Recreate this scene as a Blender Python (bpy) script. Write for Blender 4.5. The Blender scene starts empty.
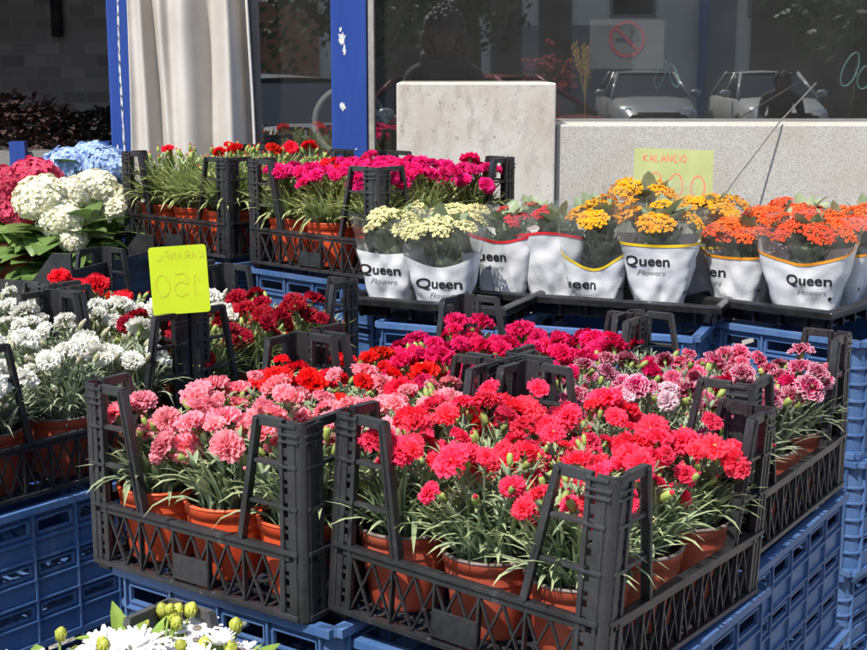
import bpy, bmesh, math, random
from math import sin, cos, pi, radians as R
from mathutils import Vector, Matrix, Euler, noise

SC = bpy.context.scene
COL = SC.collection
rnd = random.Random(7)

# ------------------------------------------------------------------ helpers
class MB:
    """collects faces, then links them as one mesh object"""
    def __init__(s):
        s.v = []; s.f = []; s.m = []; s.c = {}
    def vert(s, p, c=None):
        s.v.append(tuple(p))
        if c is not None: s.c[len(s.v) - 1] = c
        return len(s.v) - 1
    def face(s, idx, m=0):
        s.f.append(tuple(idx)); s.m.append(m)
    def box(s, x0, x1, y0, y1, z0, z1, m=0):
        b = len(s.v)
        for z in (z0, z1):
            for x, y in ((x0, y0), (x1, y0), (x1, y1), (x0, y1)): s.v.append((x, y, z))
        for q in ((0, 3, 2, 1), (4, 5, 6, 7), (0, 1, 5, 4), (1, 2, 6, 5), (2, 3, 7, 6), (3, 0, 4, 7)):
            s.face([b + i for i in q], m)
    def bar(s, a, b, w, t, up=(0, 1, 0), m=0):
        """box-section bar from a to b, w across, t along 'up'"""
        a = Vector(a); b = Vector(b); d = (b - a).normalized(); u = Vector(up)
        u = (u - d * u.dot(d)).normalized(); r = d.cross(u)
        k = len(s.v)
        for p in (a, b):
            for sx, sy in ((-1, -1), (1, -1), (1, 1), (-1, 1)):
                s.v.append(tuple(p + r * (sx * w / 2) + u * (sy * t / 2)))
        for q in ((0, 3, 2, 1), (4, 5, 6, 7), (0, 1, 5, 4), (1, 2, 6, 5), (2, 3, 7, 6), (3, 0, 4, 7)):
            s.face([k + i for i in q], m)
    def tube(s, pts, rad, n=6, m=0, cap=True):
        pts = [Vector(p) for p in pts]
        if not hasattr(rad, '__len__'): rad = [rad] * len(pts)
        rings = []; up = Vector((0.3, 0.2, 1)).normalized()
        for i, p in enumerate(pts):
            d = (pts[min(i + 1, len(pts) - 1)] - pts[max(i - 1, 0)]).normalized()
            a = d.cross(up)
            if a.length < 1e-3: a = d.cross(Vector((1, 0, 0)))
            a.normalize(); b = d.cross(a)
            rings.append([s.vert(p + (a * cos(2 * pi * k / n) + b * sin(2 * pi * k / n)) * rad[i]) for k in range(n)])
        for i in range(len(rings) - 1):
            for k in range(n):
                s.face((rings[i][k], rings[i][(k + 1) % n], rings[i + 1][(k + 1) % n], rings[i + 1][k]), m)
        if cap:
            s.face(rings[0][::-1], m); s.face(rings[-1], m)
    def lathe(s, prof, n=28, m=0, closed_ends=True):
        rings = []
        for r, z in prof:
            rings.append([s.vert((r * cos(2 * pi * k / n), r * sin(2 * pi * k / n), z)) for k in range(n)])
        for i in range(len(rings) - 1):
            for k in range(n):
                s.face((rings[i][k], rings[i][(k + 1) % n], rings[i + 1][(k + 1) % n], rings[i + 1][k]), m)
        if closed_ends:
            s.face(rings[0][::-1], m); s.face(rings[-1], m)
    def grid(s, fn, nu, nv, m=0, col=None):
        b = len(s.v)
        for i in range(nu):
            for j in range(nv):
                u = i / (nu - 1); v = j / (nv - 1)
                s.vert(fn(u, v), None if col is None else col(u, v))
        for i in range(nu - 1):
            for j in range(nv - 1):
                s.face((b + i * nv + j, b + (i + 1) * nv + j, b + (i + 1) * nv + j + 1, b + i * nv + j + 1), m)
    def ball(s, c, r, n=8, m=0, sc=(1, 1, 1)):
        c = Vector(c); rings = []
        for i in range(1, n):
            th = pi * i / n
            rings.append([s.vert(c + Vector((r * sc[0] * sin(th) * cos(2 * pi * k / (n * 2)), r * sc[1] * sin(th) * sin(2 * pi * k / (n * 2)), -r * sc[2] * cos(th)))) for k in range(2 * n)])
        a = s.vert(c - Vector((0, 0, r * sc[2]))); b = s.vert(c + Vector((0, 0, r * sc[2])))
        for k in range(2 * n):
            k2 = (k + 1) % (2 * n)
            s.face((a, rings[0][k2], rings[0][k]), m); s.face((b, rings[-1][k], rings[-1][k2]), m)
            for i in range(len(rings) - 1):
                s.face((rings[i][k], rings[i][k2], rings[i + 1][k2], rings[i + 1][k]), m)
    def mesh(s, name, mats, smooth=False):
        me = bpy.data.meshes.new(name); me.from_pydata(s.v, [], s.f)
        if not isinstance(mats, (list, tuple)): mats = [mats]
        for m in mats: me.materials.append(m)
        me.polygons.foreach_set('material_index', s.m)
        me.polygons.foreach_set('use_smooth', [smooth] * len(s.f))
        if s.c:
            at = me.color_attributes.new('tone', 'FLOAT_COLOR', 'POINT')
            buf = [0.0] * (4 * len(s.v))
            for i, c in s.c.items(): buf[4 * i:4 * i + 4] = [c, c, c, 1]
            at.data.foreach_set('color', buf)
        me.update()
        return me
    def build(s, name, mats, parent=None, smooth=False, loc=None):
        return put(name, s.mesh(name, mats, smooth), parent, loc)

def put(name, me, parent=None, loc=None, rot=None, scale=None):
    o = bpy.data.objects.new(name, me); COL.objects.link(o)
    if parent: o.parent = parent
    if loc is not None: o.location = loc
    if rot is not None: o.rotation_euler = rot
    if scale is not None: o.scale = scale if hasattr(scale, '__len__') else (scale,) * 3
    return o

def tag(o, label, cat, group=None):
    o['label'] = label; o['category'] = cat
    if group: o['group'] = group
    return o

def thing(name, label, cat, loc=(0, 0, 0), rz=0, group=None, scale=1):
    o = put(name, None, None, loc, (0, 0, rz), scale); o.empty_display_size = .05
    return tag(o, label, cat, group)

def struct(o, kind='structure'):
    o['kind'] = kind; return o

def dup(root, loc, rz, label, scale=None, rot=None):
    r = root.copy(); COL.objects.link(r); r.location = loc
    r.rotation_euler = rot if rot is not None else (0, 0, rz)
    if scale is not None: r.scale = scale
    r['label'] = label
    for ch in list(root.children):
        c = ch.copy(); COL.objects.link(c); c.parent = r
        for g in list(ch.children):
            d = g.copy(); COL.objects.link(d); d.parent = c
    return r

def bevel(o, w, seg=2):
    m = o.modifiers.new('bevel', 'BEVEL'); m.width = w; m.segments = seg; m.limit_method = 'ANGLE'
    return o

# ------------------------------------------------------------------ materials
class NT:
    def __init__(s, name):
        s.m = bpy.data.materials.new(name); s.m.use_nodes = True
        s.t = s.m.node_tree; s.t.nodes.clear()
        s.out = s.n('ShaderNodeOutputMaterial')
    def n(s, typ, **kw):
        x = s.t.nodes.new(typ)
        for k, v in kw.items():
            if k in x.inputs: x.inputs[k].default_value = v
            else: setattr(x, k, v)
        return x
    def l(s, a, b): s.t.links.new(a, b)
    def noise(s, scale, detail=4, rough=.55, co='Object', sc=None):
        tc = s.n('ShaderNodeTexCoord'); src = tc.outputs[co]
        if sc:
            mp = s.n('ShaderNodeMapping'); mp.inputs['Scale'].default_value = sc; s.l(src, mp.inputs[0]); src = mp.outputs[0]
        nz = s.n('ShaderNodeTexNoise', Scale=scale, Detail=detail, Roughness=rough); s.l(src, nz.inputs['Vector'])
        return nz.outputs['Fac']
    def ramp(s, fac, stops):
        r = s.n('ShaderNodeValToRGB'); e = r.color_ramp.elements
        while len(e) < len(stops): e.new(.5)
        for el, (p, c) in zip(e, stops):
            el.position = p; el.color = (*c, 1) if len(c) == 3 else c
        s.l(fac, r.inputs[0]); return r.outputs[0]
    def mix(s, fac, a, b, blend='MIX'):
        x = s.n('ShaderNodeMix', data_type='RGBA', blend_type=blend)
        for sock, val in ((x.inputs[0], fac), (x.inputs[6], a), (x.inputs[7], b)):
            if hasattr(val, 'is_linked'): s.l(val, sock)
            elif hasattr(val, '__len__'): sock.default_value = (*val, 1)
            else: sock.default_value = val
        return x.outputs[2]
    def bump(s, h, strength=.3, dist=.002):
        b = s.n('ShaderNodeBump', Strength=strength, Distance=dist); s.l(h, b.inputs['Height']); return b.outputs[0]
    def bsdf(s, color, rough=.5, normal=None, **kw):
        b = s.n('ShaderNodeBsdfPrincipled')
        if hasattr(color, 'is_linked'): s.l(color, b.inputs['Base Color'])
        else: b.inputs['Base Color'].default_value = (*color, 1)
        if hasattr(rough, 'is_linked'): s.l(rough, b.inputs['Roughness'])
        else: b.inputs['Roughness'].default_value = rough
        if normal is not None: s.l(normal, b.inputs['Normal'])
        for k, v in kw.items(): b.inputs[k].default_value = v
        s.l(b.outputs[0], s.out.inputs[0]); return b

def noisy(name, c1, c2, scale=40, rough=.5, bump=.2, dist=.001, detail=5, lo=.35, hi=.65, sc=None, **kw):
    t = NT(name); f = t.noise(scale, detail, .6, sc=sc)
    col = t.ramp(f, [(lo, c1), (hi, c2)])
    t.bsdf(col, rough, t.bump(f, bump, dist) if bump else None, **kw)
    return t.m

def plastic(name, base, dust, scuff, rough=.42):
    """moulded crate plastic, with dust, rubbed patches and fine scratches"""
    t = NT(name)
    oi = t.n('ShaderNodeObjectInfo')
    big = t.noise(9, 4, .65); fine = t.noise(160, 3, .6); scr = t.noise(30, 6, .75, sc=(1, 1, .12))
    c = t.mix(t.ramp(big, [(.42, (0, 0, 0)), (.72, (.6, .6, .6))]), base, dust)
    c = t.mix(t.ramp(scr, [(.60, (0, 0, 0)), (.74, (.5, .5, .5))]), c, scuff)
    drip = t.noise(22, 5, .7, sc=(1, 1, .18)); spot = t.noise(75, 3, .65)
    c = t.mix(t.ramp(drip, [(.56, (0, 0, 0)), (.72, (.6, .6, .6))]), c, tuple(x * .35 + .012 for x in base))
    c = t.mix(t.ramp(spot, [(.66, (0, 0, 0)), (.72, (.55, .55, .55))]), c, (.17, .155, .135))
    c = t.mix(.25, c, t.ramp(fine, [(.3, tuple(x * .6 for x in base)), (.7, dust)]))
    v = t.n('ShaderNodeHueSaturation', Saturation=1.0)
    mr = t.n('ShaderNodeMapRange'); mr.inputs['To Min'].default_value = .8; mr.inputs['To Max'].default_value = 1.25
    t.l(oi.outputs['Random'], mr.inputs[0]); t.l(mr.outputs[0], v.inputs['Value']); t.l(c, v.inputs['Color'])
    rr = t.ramp(big, [(.3, (rough - .1,) * 3), (.7, (rough + .22,) * 3)])
    bv = t.n('ShaderNodeBevel', samples=3); bv.inputs['Radius'].default_value = .0016
    bp = t.n('ShaderNodeBump', Strength=.15, Distance=.0006); t.l(fine, bp.inputs['Height']); t.l(bv.outputs[0], bp.inputs['Normal'])
    t.bsdf(v.outputs[0], rr, bp.outputs[0])
    return t.m

def petal(name, inner, outer, edge=None, edge_at=.86, trans=.42, var=.2, vein=None):
    t = NT(name)
    at = t.n('ShaderNodeAttribute', attribute_name='tone')
    st = [(0, inner), (.55, outer)]
    if edge: st += [(edge_at - .07, outer), (edge_at, edge)]
    c = t.ramp(at.outputs['Fac'], st)
    if vein:
        f = t.noise(260, 2, .5); c = t.mix(t.ramp(f, [(.5, (0, 0, 0)), (.62, (.8, .8, .8))]), c, vein)
    oi = t.n('ShaderNodeObjectInfo')
    hs = t.n('ShaderNodeHueSaturation', Saturation=1.0)
    hm = t.n('ShaderNodeMath', operation='MULTIPLY_ADD'); hm.inputs[1].default_value = .012; hm.inputs[2].default_value = .494
    fr = t.n('ShaderNodeMath', operation='FRACT'); f7 = t.n('ShaderNodeMath', operation='MULTIPLY'); f7.inputs[1].default_value = 7.31
    t.l(oi.outputs['Random'], f7.inputs[0]); t.l(f7.outputs[0], fr.inputs[0]); t.l(fr.outputs[0], hm.inputs[0]); t.l(hm.outputs[0], hs.inputs['Hue'])
    mr = t.n('ShaderNodeMapRange'); mr.inputs['To Min'].default_value = 1 - var * .8; mr.inputs['To Max'].default_value = 1 + var
    t.l(oi.outputs['Random'], mr.inputs[0]); t.l(mr.outputs[0], hs.inputs['Value']); t.l(c, hs.inputs['Color'])
    d = t.n('ShaderNodeBsdfPrincipled', Roughness=.6); d.inputs['Specular IOR Level'].default_value = .25
    tr = t.n('ShaderNodeBsdfTranslucent')
    t.l(hs.outputs[0], d.inputs['Base Color']); t.l(hs.outputs[0], tr.inputs[0])
    mx = t.n('ShaderNodeMixShader'); mx.inputs[0].default_value = trans
    t.l(d.outputs[0], mx.inputs[1]); t.l(tr.outputs[0], mx.inputs[2]); t.l(mx.outputs[0], t.out.inputs[0])
    return t.m

def leafmat(name, c1, c2, tip=None, rough=.5, trans=.22, scale=25):
    t = NT(name)
    f = t.noise(scale, 3, .6)
    c = t.ramp(f, [(.3, c1), (.7, c2)])
    if tip:
        at = t.n('ShaderNodeAttribute', attribute_name='tone')
        c = t.mix(t.ramp(at.outputs['Fac'], [(.5, (0, 0, 0)), (1, (.8, .8, .8))]), c, tip)
    oi = t.n('ShaderNodeObjectInfo')
    hs = t.n('ShaderNodeHueSaturation', Saturation=1.0)
    mr = t.n('ShaderNodeMapRange'); mr.inputs['To Min'].default_value = .8; mr.inputs['To Max'].default_value = 1.2
    t.l(oi.outputs['Random'], mr.inputs[0]); t.l(mr.outputs[0], hs.inputs['Value']); t.l(c, hs.inputs['Color'])
    d = t.n('ShaderNodeBsdfPrincipled', Roughness=rough); d.inputs['Specular IOR Level'].default_value = .4
    tr = t.n('ShaderNodeBsdfTranslucent')
    t.l(hs.outputs[0], d.inputs['Base Color']); t.l(hs.outputs[0], tr.inputs[0])
    mx = t.n('ShaderNodeMixShader'); mx.inputs[0].default_value = trans
    t.l(d.outputs[0], mx.inputs[1]); t.l(tr.outputs[0], mx.inputs[2]); t.l(mx.outputs[0], t.out.inputs[0])
    return t.m

M = {}
M['black'] = plastic('black crate plastic', (.014, .0145, .0165), (.048, .049, .052), (.14, .14, .145), .34)
M['grey'] = plastic('grey crate plastic', (.06, .06, .06), (.13, .125, .12), (.2, .2, .2), .5)
M['blue'] = plastic('blue crate plastic', (.040, .112, .285), (.115, .18, .31), (.30, .37, .47), .48)
def potmat(name, c1, c2, dirt):
    t = NT(name); f1 = t.noise(14, 4, .6); f2 = t.noise(26, 6, .7); f3 = t.noise(150, 3, .6)
    c = t.ramp(f1, [(.35, c1), (.65, c2)])
    c = t.mix(t.ramp(f2, [(.52, (0, 0, 0)), (.70, (.55, .55, .55))]), c, dirt)
    c = t.mix(t.ramp(f3, [(.62, (0, 0, 0)), (.70, (.4, .4, .4))]), c, (.10, .06, .04))
    oi = t.n('ShaderNodeObjectInfo'); v = t.n('ShaderNodeHueSaturation', Saturation=1.0)
    mr = t.n('ShaderNodeMapRange'); mr.inputs['To Min'].default_value = .8; mr.inputs['To Max'].default_value = 1.15
    t.l(oi.outputs['Random'], mr.inputs[0]); t.l(mr.outputs[0], v.inputs['Value']); t.l(c, v.inputs['Color'])
    t.bsdf(v.outputs[0], t.ramp(f2, [(.3, (.34,) * 3), (.7, (.6,) * 3)]), t.bump(f3, .1, .0006)); return t.m
M['pot_orange'] = potmat('orange red pot plastic', (.66, .075, .020), (.78, .11, .035), (.46, .14, .07))
M['pot_brown'] = potmat('brown red pot plastic', (.38, .060, .028), (.50, .095, .045), (.32, .14, .09))
M['pot_rim'] = noisy('dusty dark pot rim', (.10, .075, .065), (.22, .17, .15), 60, .55, .1)
M['soil'] = noisy('peat soil', (.018, .011, .007), (.07, .048, .032), 220, .95, .9, .004)
M['leaf'] = leafmat('blue green carnation leaf', (.16, .235, .125), (.33, .41, .26), (.43, .45, .21))
M['leaf2'] = leafmat('yellow green carnation leaf', (.18, .25, .09), (.35, .42, .20), (.44, .44, .16))
M['leafg'] = leafmat('grey green dianthus leaf', (.17, .225, .14), (.33, .385, .27), (.41, .42, .26))
M['leafd'] = leafmat('deep green dianthus leaf', (.05, .10, .04), (.12, .19, .08), (.2, .26, .09))
M['budgreen'] = leafmat('bud green', (.24, .32, .06), (.38, .44, .13), trans=.15, scale=60)
M['calyx'] = leafmat('calyx green', (.16, .24, .06), (.26, .34, .1), trans=.1)
M['budbeige'] = leafmat('beige bud', (.30, .30, .17), (.45, .42, .28), trans=.15, scale=60)
M['hydleaf'] = leafmat('hydrangea leaf', (.075, .14, .035), (.17, .26, .07), rough=.38, scale=12)
M['kalleaf'] = leafmat('kalanchoe leaf', (.21, .28, .15), (.35, .42, .25), rough=.4, scale=18)
M['osteoleaf'] = leafmat('osteospermum leaf', (.16, .27, .04), (.30, .40, .08), rough=.45, scale=22)

PET = {
 'coral': petal('coral red petal', (.74, .018, .062), (.93, .058, .130)),
 'pink': petal('rose pink petal', (.80, .16, .22), (.94, .34, .40)),
 'red': petal('scarlet petal', (.58, .004, .012), (.80, .012, .022)),
 'magenta': petal('magenta petal', (.50, .004, .07), (.72, .012, .12)),
 'fuchsia': petal('fuchsia petal', (.60, .008, .14), (.80, .018, .21)),
 'darkred': petal('dark red petal', (.20, .002, .008), (.40, .006, .022)),
 'white': petal('white petal', (.78, .76, .58), (.83, .82, .76), trans=.38, var=.07),
 'picotee': petal('crimson petal with pale edge', (.26, .003, .045), (.47, .012, .095), (.80, .45, .54), .95),
 'pale': petal('pale pink petal flecked with crimson', (.50, .10, .2), (.84, .62, .70), (.88, .78, .8), .9, vein=(.55, .08, .17)),
 'rose': petal('deep rose petal with pale edge', (.46, .010, .09), (.66, .03, .15), (.86, .38, .48), .95),
}

# ------------------------------------------------------------------ flower meshes
LAYERS = [((11, 94, 1.05, .52), (11, 78, 1.0, .50), (9, 58, .88, .48), (7, 36, .72, .42), (5, 14, .58, .36)),
          ((10, 98, 1.08, .56), (10, 82, .98, .52), (9, 62, .84, .46), (6, 34, .66, .40)),
          ((7, 78, .95, .56), (7, 60, .92, .52), (7, 42, .86, .46), (5, 20, .78, .40)),          # half open
          ((11, 104, 1.02, .50), (11, 86, 1.06, .52), (10, 66, .92, .48), (8, 46, .78, .42), (6, 20, .60, .36))]
def carnation_mesh(name, mat, seed, Rr=.024):
    q = random.Random(seed); b = MB()
    # petals in layers
    for n, tilt, ln, wd in LAYERS[seed % 4]:
        off = q.random() * 6
        for k in range(n):
            az = off + 2 * pi * (k + q.uniform(-.25, .25)) / n
            ti = R(tilt + q.uniform(-11, 11)); L = Rr * ln * q.uniform(.88, 1.1); wdt = Rr * wd * q.uniform(.85, 1.15)
            ph = q.random() * 6; fr = q.uniform(4.5, 7.5); amp = Rr * q.uniform(.12, .23); curl = q.uniform(.1, .35)
            cup = q.uniform(-.25, .3); twist = q.uniform(-.35, .35)
            NS, NT_ = 5, 11
            base = len(b.v)
            for i in range(NS):
                s = i / (NS - 1)
                for j in range(NT_):
                    t = j / (NT_ - 1) * 2 - 1
                    r = L * s * (1 - .16 * t * t * s)
                    if i == NS - 1: r += L * (.075 if j % 2 else -.07) * q.uniform(.5, 1.5)
                    w = wdt * (.12 + .88 * s ** .85) * t
                    nn = amp * s * s * sin(fr * t + ph) + cup * wdt * t * t * s * .6 + twist * w * s
                    # petal plane bends outwards along its length
                    a = ti + curl * (s - .3)
                    x = r * sin(a) - nn * cos(a); z = r * cos(a) * .80 + nn * sin(a)
                    px = x * cos(az) - w * sin(az); py = x * sin(az) + w * cos(az)
                    b.vert((px, py, z), s)
            for i in range(NS - 1):
                for j in range(NT_ - 1):
                    b.face((base + i * NT_ + j, base + (i + 1) * NT_ + j, base + (i + 1) * NT_ + j + 1, base + i * NT_ + j + 1), 0)
    c = len(b.v)
    b.lathe([(.0018, -.020), (.0040, -.018), (.0046, -.010), (.0058, -.001), (.0066, .003)], 8, 1)
    for i in range(c, len(b.v)): b.c[i] = .3
    return b.mesh(name, [mat, M['calyx']], True)

FLOWER = {k: [carnation_mesh('flower', PET[k], 4 * (7 * j + i) + i) for i in range(5)] for j, k in enumerate(PET)}

def bud_mesh(mat, tipmat):
    b = MB()
    b.lathe([(.0015, 0), (.0036, .003), (.0047, .009), (.0044, .014), (.0028, .018)], 8, 0)
    b.lathe([(.0027, .0178), (.0022, .0205), (.0006, .0225)], 7, 1)
    for i in range(len(b.v)): b.c[i] = .7
    return b.mesh('bud', [mat, tipmat], True)
BUD = {k: bud_mesh(M['budbeige'] if k in ('white',) else M['budgreen'], PET[k]) for k in PET}

def leaf(b, p, az, L, w, rise, droop, m=0, seg=5, fold=.35, twist=0):
    """narrow strap leaf: starts at p, leaves at angle 'rise' from horizontal, bends down by 'droop'"""
    p = Vector(p); base = len(b.v); a = rise
    side = Vector((-sin(az + twist), cos(az + twist), 0))
    for i in range(seg + 1):
        s = i / seg
        ww = w * (sin(pi * min(1, (s * .86 + .14))) ** .6) * (1 if s < .98 else .15)
        d = Vector((cos(az) * cos(a), sin(az) * cos(a), sin(a)))
        up = side.cross(d) * -1
        b.vert(p - side * ww + up * ww * fold, s); b.vert(p, s); b.vert(p + side * ww + up * ww * fold, s)
        p = p + d * (L / seg); a -= droop / seg
    for i in range(seg):
        k = base + 3 * i
        b.face((k, k + 1, k + 4, k + 3), m); b.face((k + 1, k + 2, k + 5, k + 4), m)

def foliage_template(seed, mat, nst=11, h=(.115, .175), spread=.072, nleaf=120, buds=7, lw=.0032, stem_leaf=.055, ll=1.):
    q = random.Random(seed); b = MB(); fl = []; bd = []
    for i in range(nleaf):
        r = .045 * q.random() ** .6; az = q.random() * 2 * pi
        leaf(b, (r * cos(az), r * sin(az), q.uniform(-.004, .01)), az + q.uniform(-1.0, 1.0), ll * q.uniform(.055, .11), lw * q.uniform(.7, 1.25),
             R(q.uniform(48, 90)), R(q.uniform(15, 85) if q.random() < .78 else q.uniform(85, 140)), twist=q.uniform(-.4, .4))
    tot = nst + buds
    for i in range(tot):
        isb = i >= nst
        az = i * 2.399 + q.uniform(-.3, .3); rr = spread * math.sqrt((i % nst + .5) / nst) * q.uniform(.85, 1.1) if not isb else spread * q.uniform(.2, 1.05)
        top = Vector((rr * cos(az), rr * sin(az), q.uniform(*h) * (1 - .2 * (rr / spread) ** 2) * (1 if not isb else q.uniform(.8, 1.0))))
        b0 = Vector((.3 * top.x + q.uniform(-.01, .01), .3 * top.y + q.uniform(-.01, .01), 0))
        mid = (b0 + top) / 2 + Vector((q.uniform(-.008, .008), q.uniform(-.008, .008), .01)) - Vector((top.x, top.y, 0)) * .12
        pts = []
        for k in range(6):
            t = k / 5; pts.append(b0 * (1 - t) ** 2 + mid * 2 * t * (1 - t) + top * t * t)
        c0 = len(b.v)
        b.tube(pts, [.0019, .0018, .0017, .0016, .0014, .0013], 5, 0)
        for c in range(c0, len(b.v)): b.c[c] = .45
        for k in (1, 2, 3, 4, 4):
            a0 = q.random() * pi
            for s in (0, pi):
                leaf(b, pts[k], a0 + s, stem_leaf * (1.15 - k * .16) * q.uniform(.7, 1.2), lw * .85, R(q.uniform(35, 70)), R(q.uniform(10, 90)), seg=4)
        d = (pts[-1] - pts[-2]).normalized()
        out = Vector((cos(az), sin(az), 0)) * (rr / spread)
        d = (d + out * q.uniform(-.1, .4) + Vector((q.uniform(-.35, .35), q.uniform(-.35, .35), 0))).normalized()
        rot = d.to_track_quat('Z', 'Y').to_euler()
        if isb: bd.append((top - d * .002, rot, q.uniform(.8, 1.25)))
        else: fl.append((top + d * .017, rot, q.choice((.62, .78, .9, 1.0, 1.0, 1.1))))
        if not isb and q.random() < .55:     # a side bud
            p = pts[4]; a = q.random() * 6.28; e = p + Vector((cos(a) * .014, sin(a) * .014, q.uniform(.012, .024)))
            c0 = len(b.v); b.tube([p, e], .001, 4, 0)
            for c in range(c0, len(b.v)): b.c[c] = .5
            bd.append((e, (e - p).to_track_quat('Z', 'Y').to_euler(), q.uniform(.8, 1.1)))
    return b.mesh('foliage', mat, False), fl, bd

TPL = {}
def tset(key, **kw): TPL[key] = [foliage_template(100 * hash_i(key) + i, **kw) for i in range(4)]
def hash_i(s): return sum(ord(c) * (i + 1) for i, c in enumerate(s))
tset('carn', mat=M['leaf'], nst=17, buds=10, nleaf=250, h=(.07, .142), lw=.0031, stem_leaf=.058)
tset('carn2', mat=M['leaf2'], nst=13, buds=11, nleaf=230, h=(.06, .12), lw=.0026, stem_leaf=.05)
tset('dian', mat=M['leafg'], nst=12, buds=13, nleaf=210, h=(.06, .13), lw=.0028)
tset('pink', mat=M['leaf'], nst=12, buds=6, nleaf=150, h=(.075, .13), lw=.0044, stem_leaf=.065)
tset('tall', mat=M['leaf2'], nst=15, buds=8, nleaf=230, h=(.115, .150), lw=.0048, stem_leaf=.06, ll=1.3)
tset('grassy', mat=M['leaf2'], nst=3, buds=11, nleaf=330, h=(.135, .165), lw=.0044, stem_leaf=.065, ll=1.4)

def pot_mesh(mat, rimmat, r=.063, h=.105):
    b = MB()
    b.lathe([(.0, 0), (r * .74, 0), (r * .78, .004), (r * .955, h - .017), (r * .955, h - .016), (r * 1.0, h - .015), (r * 1.02, h)], 32, 0, False)
    b.lathe([(r * .95, h - .03), (r * .965, h - .0005)], 32, 0, False)
    me = b.mesh('pot', mat, True)
    c = MB(); N = 32; P = 8; rings = []
    for i in range(N):
        a = 2 * pi * i / N
        rings.append([c.vert(((r * .994 + .0032 * cos(2 * pi * k / P)) * cos(a), (r * .994 + .0032 * cos(2 * pi * k / P)) * sin(a), h + .0022 * sin(2 * pi * k / P))) for k in range(P)])
    for i in range(N):
        for k in range(P):
            c.face((rings[i][k], rings[(i + 1) % N][k], rings[(i + 1) % N][(k + 1) % P], rings[i][(k + 1) % P]))
    rm = c.mesh('rim', rimmat, True)
    d = MB()
    n = 24; ctr = d.vert((0, 0, h - .008)); pr = None
    q = random.Random(5)
    for ring in (.5, .96):
        cur = [d.vert((r * ring * cos(2 * pi * k / n), r * ring * sin(2 * pi * k / n), h - .012 + q.uniform(-.002, .004))) for k in range(n)]
        for k in range(n):
            if pr: d.face((pr[k], cur[k], cur[(k + 1) % n], pr[(k + 1) % n]))
            else: d.face((ctr, cur[k], cur[(k + 1) % n]))
        pr = cur
    return me, rm, d.mesh('soil', M['soil'], True)
POT = {'orange': pot_mesh(M['pot_orange'], M['pot_orange']), 'brown': pot_mesh(M['pot_brown'], M['pot_rim'])}

WORD = {'coral': 'coral red', 'pink': 'rose pink', 'red': 'scarlet', 'magenta': 'magenta', 'fuchsia': 'fuchsia', 'darkred': 'dark red',
        'white': 'white', 'picotee': 'crimson pale edged', 'pale': 'pale pink flecked', 'rose': 'deep rose'}

def plant(loc, colour, tpl, pot, label, group, nfl=None, nbud=None, mix=None, scale=1., up=0., fscale=1.):
    t = thing('potted_carnation', label, 'potted plant', loc, rnd.random() * 6.28, group, scale)
    pm, rm, so = POT[pot]
    put('pot', pm, t); put('rim', rm, t); put('soil', so, t)
    fm, fl, bd = rnd.choice(TPL[tpl])
    z = .095 + up
    put('foliage', fm, t, (0, 0, z))
    fl = list(fl); bd = list(bd); rnd.shuffle(fl); rnd.shuffle(bd)
    for p, r, s in fl[:nfl]:
        c = colour if not mix or rnd.random() > mix[1] else rnd.choice(mix[0])
        put('flower', rnd.choice(FLOWER[c]), t, (p[0], p[1], p[2] + z), r, s * fscale * rnd.uniform(.8, 1.12))
    for p, r, s in bd[:nbud]:
        put('bud', BUD[colour], t, (p[0], p[1], p[2] + z), r, s * .98)
    return t

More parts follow.
